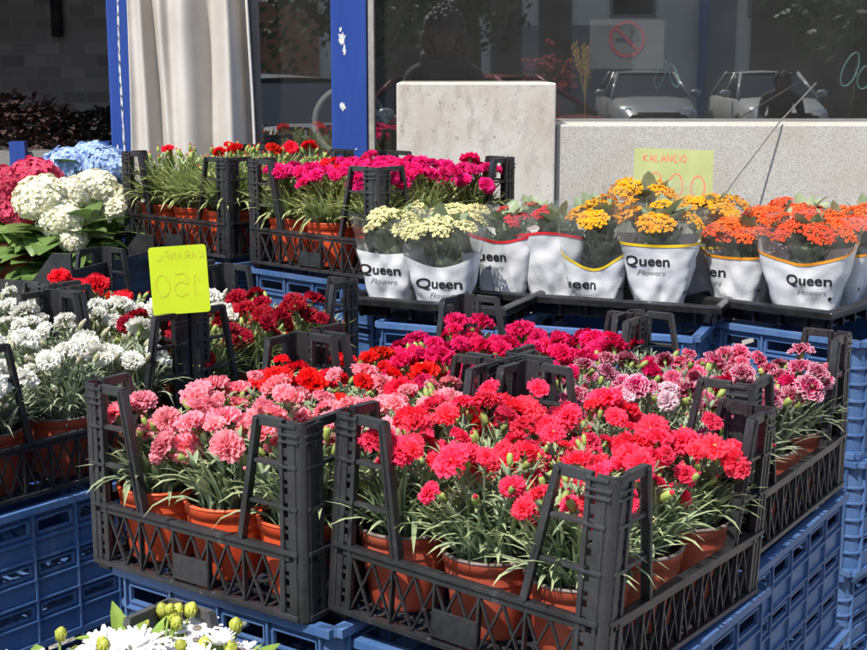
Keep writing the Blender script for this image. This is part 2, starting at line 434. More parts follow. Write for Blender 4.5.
# ------------------------------------------------------------------ black crate
CW, CD, CH, RAIL = .405, .465, .265, .092
def post_mesh(sx, sy):
    """L-shaped ladder corner post; built for the -x,-y corner and mirrored"""
    b = MB(); X, Y = -CW / 2, -CD / 2; t = .004
    n = 5; r = .010        # rounded outer corner
    prev = None
    for k in range(n + 1):
        a = pi + (pi / 2) * k / n
        cx, cy = X + r + r * cos(a), Y + r + r * sin(a)
        ix, iy = X + r + (r - t) * cos(a), Y + r + (r - t) * sin(a)
        cur = [b.vert((cx, cy, 0)), b.vert((cx, cy, CH)), b.vert((ix, iy, CH)), b.vert((ix, iy, 0))]
        if prev:
            for i in range(4): b.face((prev[i], cur[i], cur[(i + 1) % 4], prev[(i + 1) % 4]))
        else: b.face(cur)
        prev = cur
    b.face(prev[::-1])
    for ax in (0, 1):
        def bx(u0, u1, d0, d1, z0, z1):
            if ax == 0: b.box(X + u0, X + u1, Y + d0, Y + d1, z0, z1)
            else: b.box(X + d0, X + d1, Y + u0, Y + u1, z0, z1)
        def br(u0, z0, u1, z1, w, dep, d0):
            if ax == 0: b.bar((X + u0, Y + d0, z0), (X + u1, Y + d0, z1), w, dep, (0, 1, 0))
            else: b.bar((X + d0, Y + u0, z0), (X + d0, Y + u1, z1), w, dep, (1, 0, 0))
        bx(r, .026, 0, t, 0, CH)                      # outer strip
        bx(.033, .039, -.001, .009, 0, CH)            # inner rib
        z = .004; k = 0
        while z < CH - .004:                          # perforated column
            hh = .011 if k % 2 == 0 else .0045
            bx(.026, .033, .0015, t - .0005, z, min(z + hh, CH)); z += hh + (.009 if k % 2 == 0 else .006); k += 1
        u_top, u_bot = .078, .112
        br(u_top, CH - .002, u_bot, RAIL - .004, .0075, .012, .0052)     # slanted strut
        br(u_top - .0035, CH - .004, u_bot - .006, RAIL, .003, .004, -.001)
        for z in (CH - .006, .205, .150):              # rungs
            uu = u_top + (u_bot - u_top) * (CH - z) / (CH - RAIL)
            hh = .012 if z > .25 else .005
            bx(.039, uu, .0008, .010, z - hh / 2, z + hh / 2)
            bx(r, .039, -.0022, .0002, z - .002, z + .002)
        for z in (CH - .018, CH - .027): bx(r * .6, .039, -.0026, .0002, z - .0014, z + .0014)
        bx(.012, .017, -.0012, .0002, .006, CH - .03)   # vertical rib on the strip
    b.box(X + .008, X + .030, Y + .008, Y + .030, -.010, .004)
    for i, p in enumerate(b.v): b.v[i] = (p[0] * -sx, p[1] * -sy, p[2])
    if sx * sy < 0: b.f = [f[::-1] for f in b.f]
    return b
def panel_mesh(L, plaque, seed):
    """low lattice wall along x, outer face at y=0, centred"""
    b = MB(); q = random.Random(seed); h = L / 2
    b.box(-h + .010, h - .010, -.003, .009, RAIL - .004, RAIL + .002)
    b.box(-h + .010, h - .010, 0, .004, RAIL - .013, RAIL - .006)
    b.box(-h + .010, h - .010, -.003, .007, .001, .008)
    x0, x1 = -h + .040, h - .040; nb = 5 if plaque else 7; w = (x1 - x0) / nb
    for i in range(nb + 1):
        x = x0 + w * i; b.box(x - .0016, x + .0016, -.001, .007, .010, RAIL - .013)
    for i in range(nb):
        a = x0 + w * i; half = w / 2
        for k in range(2):
            u0, u1 = a + half * k, a + half * (k + 1)
            for (s, e) in ((u0, u1), (u1, u0)):
                b.bar((s, .0032 + (.001 if s < e else 0), .008), (e, .0032 + (.001 if s < e else 0), RAIL - .013), .0026, .0042, (0, 1, 0))
    if plaque: b.box(-w * .5, w * .5, -.0018, .0008, .012, .048)
    return b
POSTS = [post_mesh(sx, sy).mesh('corner_post', M['black']) for sx, sy in ((-1, -1), (1, -1), (1, 1), (-1, 1))]
PF = panel_mesh(CW, True, 1).mesh('lattice_panel', M['black'])
PS = panel_mesh(CD, False, 2).mesh('lattice_panel', M['black'])
bb = MB()
for i in range(13):
    x = -CW / 2 + .012 + (CW - .024) * i / 12; bb.box(x - .003, x + .003, -CD / 2 + .005, CD / 2 - .005, .0, .005)
for i in range(15):
    y = -CD / 2 + .012 + (CD - .024) * i / 14; bb.box(-CW / 2 + .005, CW / 2 - .005, y - .003, y + .003, .0008, .0058)
BASE = bb.mesh('base_grid', M['black'])

def black_crate(loc, th, label, scale=(1, 1, 1), tilt=(0, 0), group='black crates of potted flowers'):
    t = thing('flower_crate', label, 'crate', loc, 0, group)
    # tilt about the world x and y axes after the turn
    t.rotation_euler = (Matrix.Rotation(tilt[1], 3, 'Y') @ Matrix.Rotation(tilt[0], 3, 'X') @ Matrix.Rotation(-th, 3, 'Z')).to_euler()
    t.scale = scale
    for m in POSTS: put('corner_post', m, t)
    put('lattice_panel', PF, t, (0, -CD / 2, 0)); put('lattice_panel', PF, t, (0, CD / 2, 0), (0, 0, pi))
    put('lattice_panel', PS, t, (-CW / 2, 0, 0), (0, 0, -pi / 2)); put('lattice_panel', PS, t, (CW / 2, 0, 0), (0, 0, pi / 2))
    put('base_grid', BASE, t)
    return t

def in_crate(t, lx, ly, lz=.007):
    return Matrix.LocRotScale(t.location, t.rotation_euler, t.scale) @ Vector((lx, ly, lz))

TH = R(36); ZB = .848
CR = {}
CR['P'] = black_crate((-.196, 1.956, ZB), R(35), 'black slatted crate of rose pink carnations, front left of centre')
CR['A'] = black_crate((.158, 1.752, ZB - .006), R(35.5), 'black crate of coral red carnations, nearest and leaning slightly right', tilt=(0, R(3.2)))
CR['M'] = black_crate((.088, 2.345, ZB), R(36), 'black crate of magenta carnations behind the rose pink ones')
CR['B'] = black_crate((.405, 2.168, ZB), R(33.5), 'black crate of crimson pale edged carnations behind the coral red ones')
CR['W'] = black_crate((-.746, 2.398, ZB), R(38), 'black crate of white carnations at the left edge')
CR['D'] = black_crate((-.456, 2.768, ZB), R(38), 'black crate of dark red carnations behind the yellow price card')
CR['E'] = black_crate((-.80, 3.06, ZB), R(38), 'black crate with a few scarlet carnations below the hydrangeas')
CR['C'] = black_crate((-.525, 3.72, 1.075), R(40), 'black crate of scarlet carnations in front of the curtain', (1.05, 1.0, .95))
CR['F'] = black_crate((-.125, 3.375, 1.075), R(42), 'black crate of fuchsia carnations in front of the blue post', (1.1, 1.06, .96))

ROW = ('front', 'middle', 'back'); COLN = ('left', 'middle', 'right')
CRN = {'P': 'rose pink crate', 'A': 'nearest coral red crate', 'M': 'magenta crate', 'B': 'pale edged carnation crate',
       'W': 'white carnation crate', 'D': 'dark red carnation crate', 'E': 'crate below the hydrangeas', 'C': 'crate by the curtain', 'F': 'fuchsia crate'}
def fill(key, rows, tpl, pot, group, **kw):
    t = CR[key]
    for r, row in enumerate(rows):
        for c, spec in enumerate(row):
            if not spec: continue
            k = dict(kw)
            if isinstance(spec, tuple): k.update(spec[1]); col = spec[0]
            else: col = spec
            lx = (-.128, 0, .128)[c] + rnd.uniform(-.005, .005); ly = (-.152, -.005, .142)[r] + rnd.uniform(-.006, .006)
            tp = k.pop('tpl', tpl); pt = k.pop('pot', pot)
            plant(in_crate(t, lx, ly), col, tp, pt, f'{WORD[col]} carnation in {"brown" if pt == "brown" else "orange"} pot, {ROW[r]} row {COLN[c]} of the {CRN[key]}', group, **k)
G = 'potted carnations standing in black crates'
fill('P', [['pink', 'pink', ('pink', dict(nfl=4))], ['pink', 'pink', 'pink'], ['red', ('red', dict(mix=(['pink'], .3))), ('pink', dict(mix=(['red'], .25)))]], 'pink', 'orange', G, nfl=10, nbud=7, fscale=.98)
fill('A', [[('coral', dict(nfl=10)), ('coral', dict(nfl=11)), ('coral', dict(nfl=8))], ['coral'] * 3, ['coral'] * 3], 'carn', 'brown', G, nfl=16, nbud=15, fscale=.87)
fill('M', [['red', ('magenta', dict(mix=(['red'], .3))), 'magenta'], ['magenta'] * 3, ['magenta'] * 3], 'carn2', 'brown', G, nfl=13, nbud=13, fscale=.92)
fill('B', [['picotee', ('pale', dict(mix=(['rose', 'picotee'], .6))), 'picotee'], [('magenta', dict(mix=(['picotee'], .5))), 'rose', 'picotee'], [('magenta', dict(nfl=7)), 'rose', 'picotee']], 'dian', 'brown', G, nfl=11, nbud=11, fscale=.86, mix=(['rose', 'picotee', 'magenta'], .35))
fill('W', [[None, 'white', 'white'], ['white'] * 3, ['white', 'white', 'white']], 'dian', 'brown', G, nfl=7, nbud=16, fscale=1.12)
fill('D', [['white', ('darkred', dict(nfl=5)), 'darkred'], ['white', ('white', dict(nfl=5)), 'darkred'], [('white', dict(nfl=3)), 'darkred', 'darkred']], 'carn2', 'brown', G, nfl=11, nbud=12, fscale=.92)
fill('E', [[('white', dict(nfl=3)), ('white', dict(nfl=3)), ('white', dict(nfl=3))], [None, ('red', dict(nfl=8)), ('red', dict(nfl=5))], [None, None, None]], 'dian', 'brown', G, nbud=9)
fill('C', [[('red', dict(nfl=1)), ('red', dict(nfl=0)), ('red', dict(nfl=1))], [('red', dict(nfl=0)), 'red', 'red'], ['red', 'red', 'red']], 'grassy', 'orange', G, nfl=1, nbud=9, fscale=.85)
fill('F', [['fuchsia'] * 3, [('fuchsia', dict(mix=(['red'], .5)))] + ['fuchsia'] * 2, ['fuchsia'] * 3], 'tall', 'orange', G, nfl=15, nbud=7, up=-.01, fscale=.88)

# ------------------------------------------------------------------ blue crates
BW, BD, BH = .405, .475, .250
def blue_wall(L, ncol, handle):
    """outer face at y=0, along x, centred; inside towards +y"""
    b = MB(); h = L / 2 - .022; t = .003
    w = 2 * h / ncol
    rows = [(.012, .050, False), (.050, .086, True), (.086, .122, False), (.122, .158, True), (.158, .192, False), (.192, .236, 'h')]
    for i in range(ncol):
        a = -h + w * i; e = a + w
        for z0, z1, slot in rows:
            if not slot: b.box(a, e, 0, t, z0, z1); continue
            mx = .010; mz = .011 if slot is True else .012
            b.box(a, e, 0, t, z0, z0 + mz); b.box(a, e, 0, t, z1 - mz, z1)
            b.box(a, a + mx, 0, t, z0 + mz, z1 - mz); b.box(e - mx, e, 0, t, z0 + mz, z1 - mz)
            # raised lip round the slot
            b.box(a + mx - .003, e - mx + .003, -.003, -.0005, z0 + mz - .004, z0 + mz - .0005); b.box(a + mx - .003, e - mx + .003, -.003, -.0005, z1 - mz + .0005, z1 - mz + .004)
            b.box(a + mx - .0035, a + mx - .0005, -.003, -.0005, z0 + mz - .0005, z1 - mz + .0005); b.box(e - mx + .0005, e - mx + .0035, -.003, -.0005, z0 + mz - .0005, z1 - mz + .0005)
    for i in range(ncol + 1):
        x = -h + w * i; b.box(x - .002, x + .002, -.006, .0004, .012, .236)
    for z in (.050, .086, .122, .158, .192): b.box(-h, h, -.0055, .0002, z - .0016, z + .0016)
    b.box(-h - .02, h + .02, -.010, .008, .238, .250)       # rim
    b.box(-h - .02, h + .02, -.006, .006, .0, .012)
    return b
def blue_corner(SX, SY):
    b = MB(); r = .024; n = 6
    for sx in (SX,):
        for sy in (SY,):
            cx, cy = sx * (BW / 2 - r), sy * (BD / 2 - r)
            prev = None
            for k in range(n + 1):
                a = (pi / 2) * k / n
                dx, dy = cos(a) * sx, sin(a) * sy
                cur = [b.vert((cx + dx * r, cy + dy * r, .0)), b.vert((cx + dx * r, cy + dy * r, BH - .010)), b.vert((cx + dx * (r - .003), cy + dy * (r - .003), BH - .010)), b.vert((cx + dx * (r - .003), cy + dy * (r - .003), 0))]
                if prev:
                    for i in range(4): b.face((prev[i], cur[i], cur[(i + 1) % 4], prev[(i + 1) % 4]))
                prev = cur
            for z in (.012, .050, .086, .122, .158, .192, .244):
                prev = None; hh = .002 if z < .23 else .006; ro = r + (.005 if z < .23 else .0095)
                for k in range(n + 1):
                    a = (pi / 2) * k / n; dx, dy = cos(a) * sx, sin(a) * sy
                    cur = [b.vert((cx + dx * ro, cy + dy * ro, z - hh)), b.vert((cx + dx * ro, cy + dy * ro, z + hh)), b.vert((cx + dx * (r - .002), cy + dy * (r - .002), z + hh)), b.vert((cx + dx * (r - .002), cy + dy * (r - .002), z - hh))]
                    if prev:
                        for i in range(4): b.face((prev[i], cur[i], cur[(i + 1) % 4], prev[(i + 1) % 4]))
                    prev = cur
    return b
BLF = blue_wall(BW, 4, True).mesh('slotted_wall', M['blue']); BLS = blue_wall(BD, 5, False).mesh('slotted_wall', M['blue'])
BLC = [blue_corner(i, j).mesh('corner_column', M['blue']) for i in (-1, 1) for j in (-1, 1)]
b = MB()
for i in range(12):
    x = -BW / 2 + .02 + (BW - .04) * i / 11; b.box(x - .006, x + .006, -BD / 2 + .004, BD / 2 - .004, .004, .009)
for i in range(14):
    y = -BD / 2 + .02 + (BD - .04) * i / 13; b.box(-BW / 2 + .004, BW / 2 - .004, y - .006, y + .006, .0048, .0098)
BLB = b.mesh('base_grid', M['blue'])
BLID = MB()   # folded flat lid/collar seen on stacked crates as a grid
def blue_crate(cx, cy, ztop, th, label, scale=(1, 1, 1), rx=0):
    t = thing('blue_crate', label, 'crate', (cx, cy, ztop - BH * scale[2]), -th, 'blue crates stacked under the flowers'); t.scale = scale
    t.rotation_euler = (rx, 0, -th)
    put('slotted_wall', BLF, t, (0, -BD / 2, 0)); put('slotted_wall', BLF, t, (0, BD / 2, 0), (0, 0, pi))
    put('slotted_wall', BLS, t, (-BW / 2, 0, 0), (0, 0, -pi / 2)); put('slotted_wall', BLS, t, (BW / 2, 0, 0), (0, 0, pi / 2))
    for m_ in BLC: put('corner_column', m_, t)
    put('base_grid', BLB, t)
    return t
def off(key, a, b_, th):
    c = CR[key].location; return c.x + a * cos(th) + b_ * sin(th), c.y - a * sin(th) + b_ * cos(th)
x, y = off('P', .035, .022, R(35)); blue_crate(x, y, .845, R(35), 'blue crate right under the rose pink carnation crate')
blue_crate(x - .02, y + .01, .578, R(36), 'lower blue crate in the stack below the rose pink carnations')
x, y = off('A', .0, .022, R(35)); blue_crate(x, y, .824, R(35), 'blue crate right under the nearest coral red carnation crate', rx=0)
blue_crate(x + .01, y + .01, .572, R(34), 'lower blue crate in the stack below the coral red carnations')
x, y = off('B', .0, .0, R(33)); blue_crate(x, y, .834, R(33), 'blue crate right under the crate of pale edged carnations')
blue_crate(x + .015, y + .01, .580, R(34), 'second blue crate down below the crate of pale edged carnations')
blue_crate(x + .03, y, .326, R(32), 'third blue crate down below the crate of pale edged carnations')
x, y = off('W', .0, .0, R(38)); blue_crate(x, y, .834, R(38), 'blue crate right under the white carnation crate at left')
blue_crate(x + .035, y - .03, .575, R(39), 'second blue crate down below the white carnation crate')
x, y = off('D', .0, .0, R(38)); blue_crate(x, y, .834, R(38), 'blue crate right under the dark red carnation crate')
x, y = off('M', .0, .0, R(36)); blue_crate(x, y, .834, R(36), 'blue crate hidden right under the magenta carnation crate')
blue_crate(-.125 + .01, 3.375 + .01, 1.062, R(42), 'blue crate right under the fuchsia carnation crate', (1.1, 1.05, 1))
blue_crate(-.525, 3.72, 1.062, R(40), 'blue crate right under the scarlet crate by the curtain', (1.05, 1, 1))
# under the kalanchoe trays
blue_crate(.415, 3.065, 1.003, R(21), 'long blue crate under the tray of red and yellow kalanchoes', (1.1, 1, 1))
blue_crate(.10, 3.09, 1.004, R(24), 'blue crate under the tray of cream kalanchoes', (.68, 1, 1))
RX, RY = .868, 3.045
for i, (dx, dy, dt, s) in enumerate(((0, 0, 0, 'topmost blue crate under the orange kalanchoes at right'), (.012, -.012, 1.5, 'second blue crate from the top below the orange kalanchoes'),
                                     (-.01, .0, -1, 'third blue crate from the top below the orange kalanchoes'), (.012, -.02, 2, 'bottom blue crate on the ground below the orange kalanchoes'))):
    blue_crate(RX + dx, RY + dy, 1.003 - i * .2495, R(42 + dt), s, (1.1, 1.05, .99))

# ------------------------------------------------------------------ kalanchoes in printed sleeves
M['sleeve'] = None
t = NT('white printed sleeve film'); f = t.noise(18, 5, .6)
t.bsdf(t.ramp(f, [(.3, (.60, .61, .635)), (.7, (.71, .715, .72))]), .28, t.bump(f, .5, .004)); M['sleeve'] = t.m
t = NT('clear sleeve film'); f = t.noise(26, 5, .65)
tr = t.n('ShaderNodeBsdfTransparent'); tr.inputs[0].default_value = (.93, .94, .93, 1)
gl = t.n('ShaderNodeBsdfGlossy', Roughness=.16); gl.inputs[0].default_value = (.9, .9, .9, 1)
t.l(t.bump(f, .8, .006), gl.inputs['Normal'])
df = t.n('ShaderNodeBsdfDiffuse'); df.inputs[0].default_value = (.75, .77, .75, 1)
m1 = t.n('ShaderNodeMixShader'); m1.inputs[0].default_value = .5; t.l(gl.outputs[0], m1.inputs[1]); t.l(df.outputs[0], m1.inputs[2])
m2 = t.n('ShaderNodeMixShader'); t.l(t.ramp(f, [(.35, (.05,) * 3), (.7, (.17,) * 3)]), m2.inputs[0]); t.l(tr.outputs[0], m2.inputs[1]); t.l(m1.outputs[0], m2.inputs[2]); t.l(m2.outputs[0], t.out.inputs[0])
M['film'] = t.m
M['ink'] = noisy('black print', (.02, .02, .02), (.03, .03, .03), 50, .4, 0)
M['inkgrey'] = noisy('grey print', (.22, .22, .22), (.3, .3, .3), 50, .5, 0)
M['tray'] = noisy('black tray plastic', (.008, .008, .009), (.022, .021, .02), 30, .22, .1)
KB = {'cream': ((.70, .62, .16), (.80, .72, .38), (.60, .62, .22)), 'redk': ((.62, .02, .03), (.80, .06, .08), (.2, .02, .02)),
      'yellow': ((.80, .27, .004), (.88, .40, .008), (.80, .42, .06)), 'orange': ((.82, .075, .008), (.90, .115, .022), (.84, .24, .07))}
BAND = {'cream': None, 'redk': (.72, .03, .04), 'yellow': (.82, .55, .02), 'orange': (.85, .32, .02)}
def umbel_mesh(key, seed):
    q = random.Random(seed); i, o, e = KB[key]
    mat = KMAT.setdefault(key, petal(key + ' kalanchoe petal', i, o, trans=.25))
    b = MB(); bm_ = KMAT.setdefault(key + 'b', petal(key + ' kalanchoe bud', e, e, trans=.1))
    N = 46
    for k in range(N):
        r = .036 * math.sqrt((k + .5) / N); az = k * 2.399
        c = Vector((r * cos(az), r * sin(az), .012 - r * r * 9 + q.uniform(-.003, .003)))
        nrm = Vector((c.x * 12, c.y * 12, 1)).normalized()
        nrm = (nrm + Vector((q.uniform(-.35, .35), q.uniform(-.35, .35), 0))).normalized()
        u = nrm.orthogonal().normalized(); v = nrm.cross(u)
        c0 = len(b.v)
        b.tube([c - nrm * .002, c - nrm * .010 - Vector((c.x * .2, c.y * .2, .006))], .0009, 4, 2)
        for x in range(c0, len(b.v)): b.c[x] = .5
        if q.random() < .22:
            c0 = len(b.v); b.ball(c, .0024, 4, 1)
            for x in range(c0, len(b.v)): b.c[x] = .5
            continue
        for lay, (np_, pr, lift) in enumerate(((5, .0068, .05), (5, .0050, .5))):
            a0 = q.random() * 6
            for p in range(np_):
                a = a0 + 2 * pi * p / np_; d = u * cos(a) + v * sin(a); s_ = nrm.cross(d)
                L = pr * q.uniform(.85, 1.1); dd = (d + nrm * lift).normalized()
                tw = q.uniform(-.3, .3)
                s_ = (s_ + nrm * tw).normalized()
                b0 = len(b.v)
                b.vert(c, .1); b.vert(c + dd * L * .55 + s_ * L * .40, .6); b.vert(c + dd * L - nrm * L * .1, 1); b.vert(c + dd * L * .55 - s_ * L * .40, .6)
                b.face((b0, b0 + 1, b0 + 2, b0 + 3), 0)
    return b.mesh('flower_head', [mat, bm_, M['kalleaf']], False)
KMAT = {}
UMB = {k: [umbel_mesh(k, s) for s in range(3)] for k in KB}
def broad_leaf(b, p, az, L, w, rise, droop, m=0, seg=6, scallop=0., cup=.2):
    p = Vector(p); a = rise; base = len(b.v); side = Vector((-sin(az), cos(az), 0)); n = 5
    for i in range(seg + 1):
        s = i / seg
        ww = w * max(.04, sin(pi * (.08 + .92 * s) ** .8)) ** .75 if s < 1 else w * .06
        ww *= 1 + scallop * (.12 if i % 2 else -.08)
        d = Vector((cos(az) * cos(a), sin(az) * cos(a), sin(a))); up = d.cross(side)
        for j in range(n):
            t_ = j / (n - 1) * 2 - 1
            b.vert(p + side * ww * t_ + up * ww * (cup * t_ * t_ + .04 * sin(9 * s + j)), .2 + .6 * abs(t_) if False else .3)
        p = p + d * (L / seg); a -= droop / seg
    for i in range(seg):
        for j in range(n - 1):
            k = base + i * n + j; b.face((k, k + 1, k + n + 1, k + n), m)
def kal_foliage(seed):
    q = random.Random(seed); b = MB()
    for i in range(54):
        az = q.random() * 6.28; z = q.uniform(.06, .175)
        broad_leaf(b, (.012 * cos(az), .012 * sin(az), z), az, q.uniform(.05, .082), q.uniform(.018, .027), R(q.uniform(25, 80)), R(q.uniform(-15, 55)), scallop=1)
    for i in range(7):
        a = q.random() * 6.28; b.tube([(0, 0, .05), (.018 * cos(a), .018 * sin(a), .12), (.04 * cos(a), .04 * sin(a), .185)], .002, 5)
    for i, p in enumerate(b.v):
        r = math.hypot(p[0], p[1]); mx = (.040 + .19 * min(max(p[2], 0), .2)) * .80 - .009 + max(0, p[2] - .2) * 1.2
        if r > mx: b.v[i] = (p[0] * mx / r, p[1] * mx / r, p[2])
    return b.mesh('foliage', M['kalleaf'], True)
KF = [kal_foliage(s) for s in range(3)]
b = MB(); b.lathe([(0, .002), (.024, .002), (.031, .08), (.029, .08), (.028, .07), (0, .072)], 24, 0, False); KPOT = b.mesh('pot', M['tray'], True)

def text_mesh_data(s, size, shear=0., bold=0., res=4):
    cu = bpy.data.curves.new('lettering', 'FONT'); cu.body = s; cu.size = size; cu.shear = shear; cu.offset = bold; cu.align_x = 'CENTER'; cu.resolution_u = res
    o = bpy.data.objects.new('lettering', cu); COL.objects.link(o); bpy.context.view_layer.update()
    dg = bpy.context.evaluated_depsgraph_get(); me = bpy.data.meshes.new_from_object(o.evaluated_get(dg))
    bm = bmesh.new(); bm.from_mesh(me); bmesh.ops.triangulate(bm, faces=bm.faces)
    for _ in range(4):
        ed = [e for e in bm.edges if e.calc_length() > .0035]
        if ed: bmesh.ops.subdivide_edges(bm, edges=ed, cuts=1); bmesh.ops.triangulate(bm, faces=bm.faces)
    bm.verts.index_update(); vs = [tuple(v.co) for v in bm.verts]; fs = [tuple(v.index for v in f.verts) for f in bm.faces]; bm.free()
    bpy.data.objects.remove(o); bpy.data.curves.remove(cu); bpy.data.meshes.remove(me)
    return vs, fs
TXQ = text_mesh_data('Queen', .031, bold=.0006); TXF = text_mesh_data('Flowers', .017, shear=.35)

def kalanchoe(loc, rz, key, label, shape, seed, w=1., print_at=0., dots=True, lift=0.):
    """sleeve shape: (height at centre front, height at the corners)"""
    q = random.Random(seed)
    t = thing('potted_kalanchoe', label, 'potted plant', loc, rz, 'kalanchoes in printed sleeves')
    put('pot', KPOT, t)
    put('foliage', rnd.choice(KF), t, (0, 0, .005 + lift), (0, 0, q.random() * 6))
    hc, hs = shape
    def rad(z): return (.0425 + .20 * z) * w
    o1, o2, o3 = q.random() * 6, q.random() * 6, q.random() * 9
    PW = 5.5
    def pos(ph, z, ofs=0.):
        r = rad(z); ph = ph % (2 * pi)
        # a flat bag: rounded square section that opens upwards; creased towards the bottom
        k = (abs(cos(ph)) ** PW + abs(sin(ph)) ** PW) ** (-1 / PW)
        cr = noise.noise(Vector((cos(ph) * 2.2 + o3, sin(ph) * 2.2, z * 16))) * .010 * (1 - z / .3) + noise.noise(Vector((cos(ph) * 3.2 + o3, z * 34, o1 + sin(ph) * 3.2))) * .004
        cr += .0025 * sin(ph * 2 + z * 42 + o2) * max(0, 1 - z / .09)
        cr -= abs(noise.noise(Vector((cos(ph) * 3 + z * 9 + o1, sin(ph) * 3 - z * 14, o2)))) * .006 * max(.4, 1 - z / .12)
        r = r * k + cr + .002 + ofs
        return Vector((r * cos(ph), r * sin(ph) * .84, z))
    def top(ph):
        c = (1 + sin(ph + pi)) / 2      # 1 at the front (-y)
        s_ = abs(cos(ph)) ** 2
        return hs * s_ + (hc if sin(ph) < 0 else hc * 1.05) * (1 - s_)
    n = 120
    b = MB(); b.grid(lambda u, v: pos(u * 2 * pi, .002 + v * (top(u * 2 * pi) - .002)), n + 1, 32)
    put('paper_sleeve', b.mesh('paper_sleeve', M['sleeve'], True), t)
    if BAND[key]:
        mt = KMAT.get('band' + key) or KMAT.setdefault('band' + key, noisy(key + ' printed band', BAND[key], tuple(min(1, x * 1.1) for x in BAND[key]), 20, .35, 0))
        b = MB(); b.grid(lambda u, v: pos(u * 2 * pi, top(u * 2 * pi) - .0055 + v * .006, .0014), n + 1, 2); put('colour_band', b.mesh('colour_band', mt, True), t)
    H = .205 + lift
    def rimz(ph): return H + .020 * abs(sin(2 * ph)) - .006 + .004 * sin(3 * ph + o1) + .012 * noise.noise(Vector((ph * 2, o2, 0)))
    b = MB(); b.grid(lambda u, v: pos(u * 2 * pi, top(u * 2 * pi) + v * (rimz(u * 2 * pi) - top(u * 2 * pi))), n + 1, 9)
    put('clear_film', b.mesh('clear_film', M['film'], True), t)
    def printed(nm, data, u0, z0, mt):
        b = MB(); vs, fs = data
        for x, y, _ in vs:
            z = z0 + y; ph = -pi / 2 + (u0 + x) / rad(z); b.vert(pos(ph, z, .0013))
        for f in fs: b.face(f)
        put(nm, b.mesh(nm, mt), t)
    if print_at is not None:
        zb = min(hc, hs) - .046
        printed('printed_name', TXQ, print_at, zb, M['ink']); printed('printed_script', TXF, print_at + .006, zb - .021, M['inkgrey'])
    if dots:
        for u0, z0 in ((.052, .055), (.040, .022), (-.05, .03)):
            b = MB(); ph0 = -pi / 2 + u0 / rad(z0); c = b.vert(pos(ph0, z0, .0013)); ring = []
            for k in range(12):
                z = z0 + .0042 * sin(2 * pi * k / 12); ring.append(b.vert(pos(-pi / 2 + (u0 + .0036 * cos(2 * pi * k / 12)) / rad(z), z, .0013)))
            for k in range(12): b.face((c, ring[k], ring[(k + 1) % 12]))
            put('vent_hole', b.mesh('vent_hole', M['ink']), t)
    NH = {'orange': 11, 'yellow': 9, 'redk': 4, 'cream': 8}[key]
    for k in range(NH):
        a = k * 6.283 / (NH - 1) + q.uniform(-.3, .3) + q.random(); rr = (.0 if k == NH - 1 else q.uniform(.030, .068)) * w
        p = Vector((rr * cos(a), rr * sin(a), .205 + lift + q.uniform(-.022, .012) + (.010 if k == NH - 1 else 0)))
        d = Vector((cos(a) * rr * 9 + q.uniform(-.2, .2), sin(a) * rr * 9 - .15, 1)).normalized()
        put('flower_head', rnd.choice(UMB[key]), t, p, d.to_track_quat('Z', 'Y').to_euler(), q.uniform(.7, 1.0) * {'orange': 1.05, 'redk': .8, 'cream': .95}.get(key, 1.))
    return t
def tray(name_label, x, y, z, th, W, D, group='black trays of kalanchoes'):
    b = MB(); h = .043
    def ring(s, zz): return [b.vert((sx * (W / 2 - s), sy * (D / 2 - s), zz)) for sx, sy in ((-1, -1), (1, -1), (1, 1), (-1, 1))]
    prof = [(.030, 0), (.022, h - .012), (.006, h - .012), (.0, h - .016), (.0, h), (.010, h + .004), (.018, h + .002), (.030, .010)]
    rs = [ring(s, zz) for s, zz in prof]
    for i in range(len(rs) - 1):
        for k in range(4): b.face((rs[i][k], rs[i][(k + 1) % 4], rs[i + 1][(k + 1) % 4], rs[i + 1][k]))
    b.face(rs[0][::-1]); b.face(rs[-1])
    for k in range(int(W / .06)):
        xx = -W / 2 + .04 + k * .06
        b.box(xx - .004, xx + .004, -D / 2 + .016, -D / 2 + .028, .0, h - .013)
    for k in range(int(D / .06)):
        yy = -D / 2 + .04 + k * .06
        b.box(W / 2 - .028, W / 2 - .016, yy - .004, yy + .004, .0, h - .013)
    o = b.build('plant_tray', M['tray']); tag(o, name_label, 'tray', group); bevel(o, .002, 2)
    o.location = (x, y, z); o.rotation_euler = (0, 0, -th); return o
def loc_in(x, y, th, lx, ly): return x + lx * cos(th) + ly * sin(th), y - lx * sin(th) + ly * cos(th)
# three trays
T0 = (.045, 3.06, R(24)); T1 = (.40, 3.105, R(22)); T2 = (.84, 3.07, R(40))
tray('black tray holding the cream kalanchoes', *T0[:2], 1.007, T0[2], .39, .35)
tray('black tray holding the red and yellow kalanchoes', *T1[:2], 1.006, T1[2], .58, .33)
tray('black tray holding the orange kalanchoes at right', *T2[:2], 1.006, T2[2], .345, .47)
def kal(T, z, lx, ly, key, label, shape, seed, **kw):
    x, y = loc_in(*T, lx, ly); return kalanchoe((x, y, z), -T[2] * .8 + kw.pop('turn', 0), key, label, shape, seed, **kw)
kal(T0, 1.014, -.110, -.085, 'cream', 'cream kalanchoe in printed white sleeve, left one at the front of its tray', (.132, .145), 3, print_at=-.01, w=.98)
kal(T0, 1.014, .018, -.095, 'cream', 'cream kalanchoe in printed white sleeve with vent hole, right front of its tray', (.112, .155), 4, turn=.15, w=1.12)
kal(T0, 1.014, -.135, .06, 'cream', 'cream kalanchoe at the back left of its tray', (.12, .13), 5, print_at=None, w=1.0)
kal(T0, 1.014, -.025, .065, 'cream', 'cream kalanchoe at the back right of its tray', (.12, .13), 6, print_at=None, w=1.0)
kal(T1, 1.013, -.216, -.085, 'redk', 'red kalanchoe in printed sleeve with red band, first from the left', (.152, .182), 7, print_at=-.03, w=1.0)
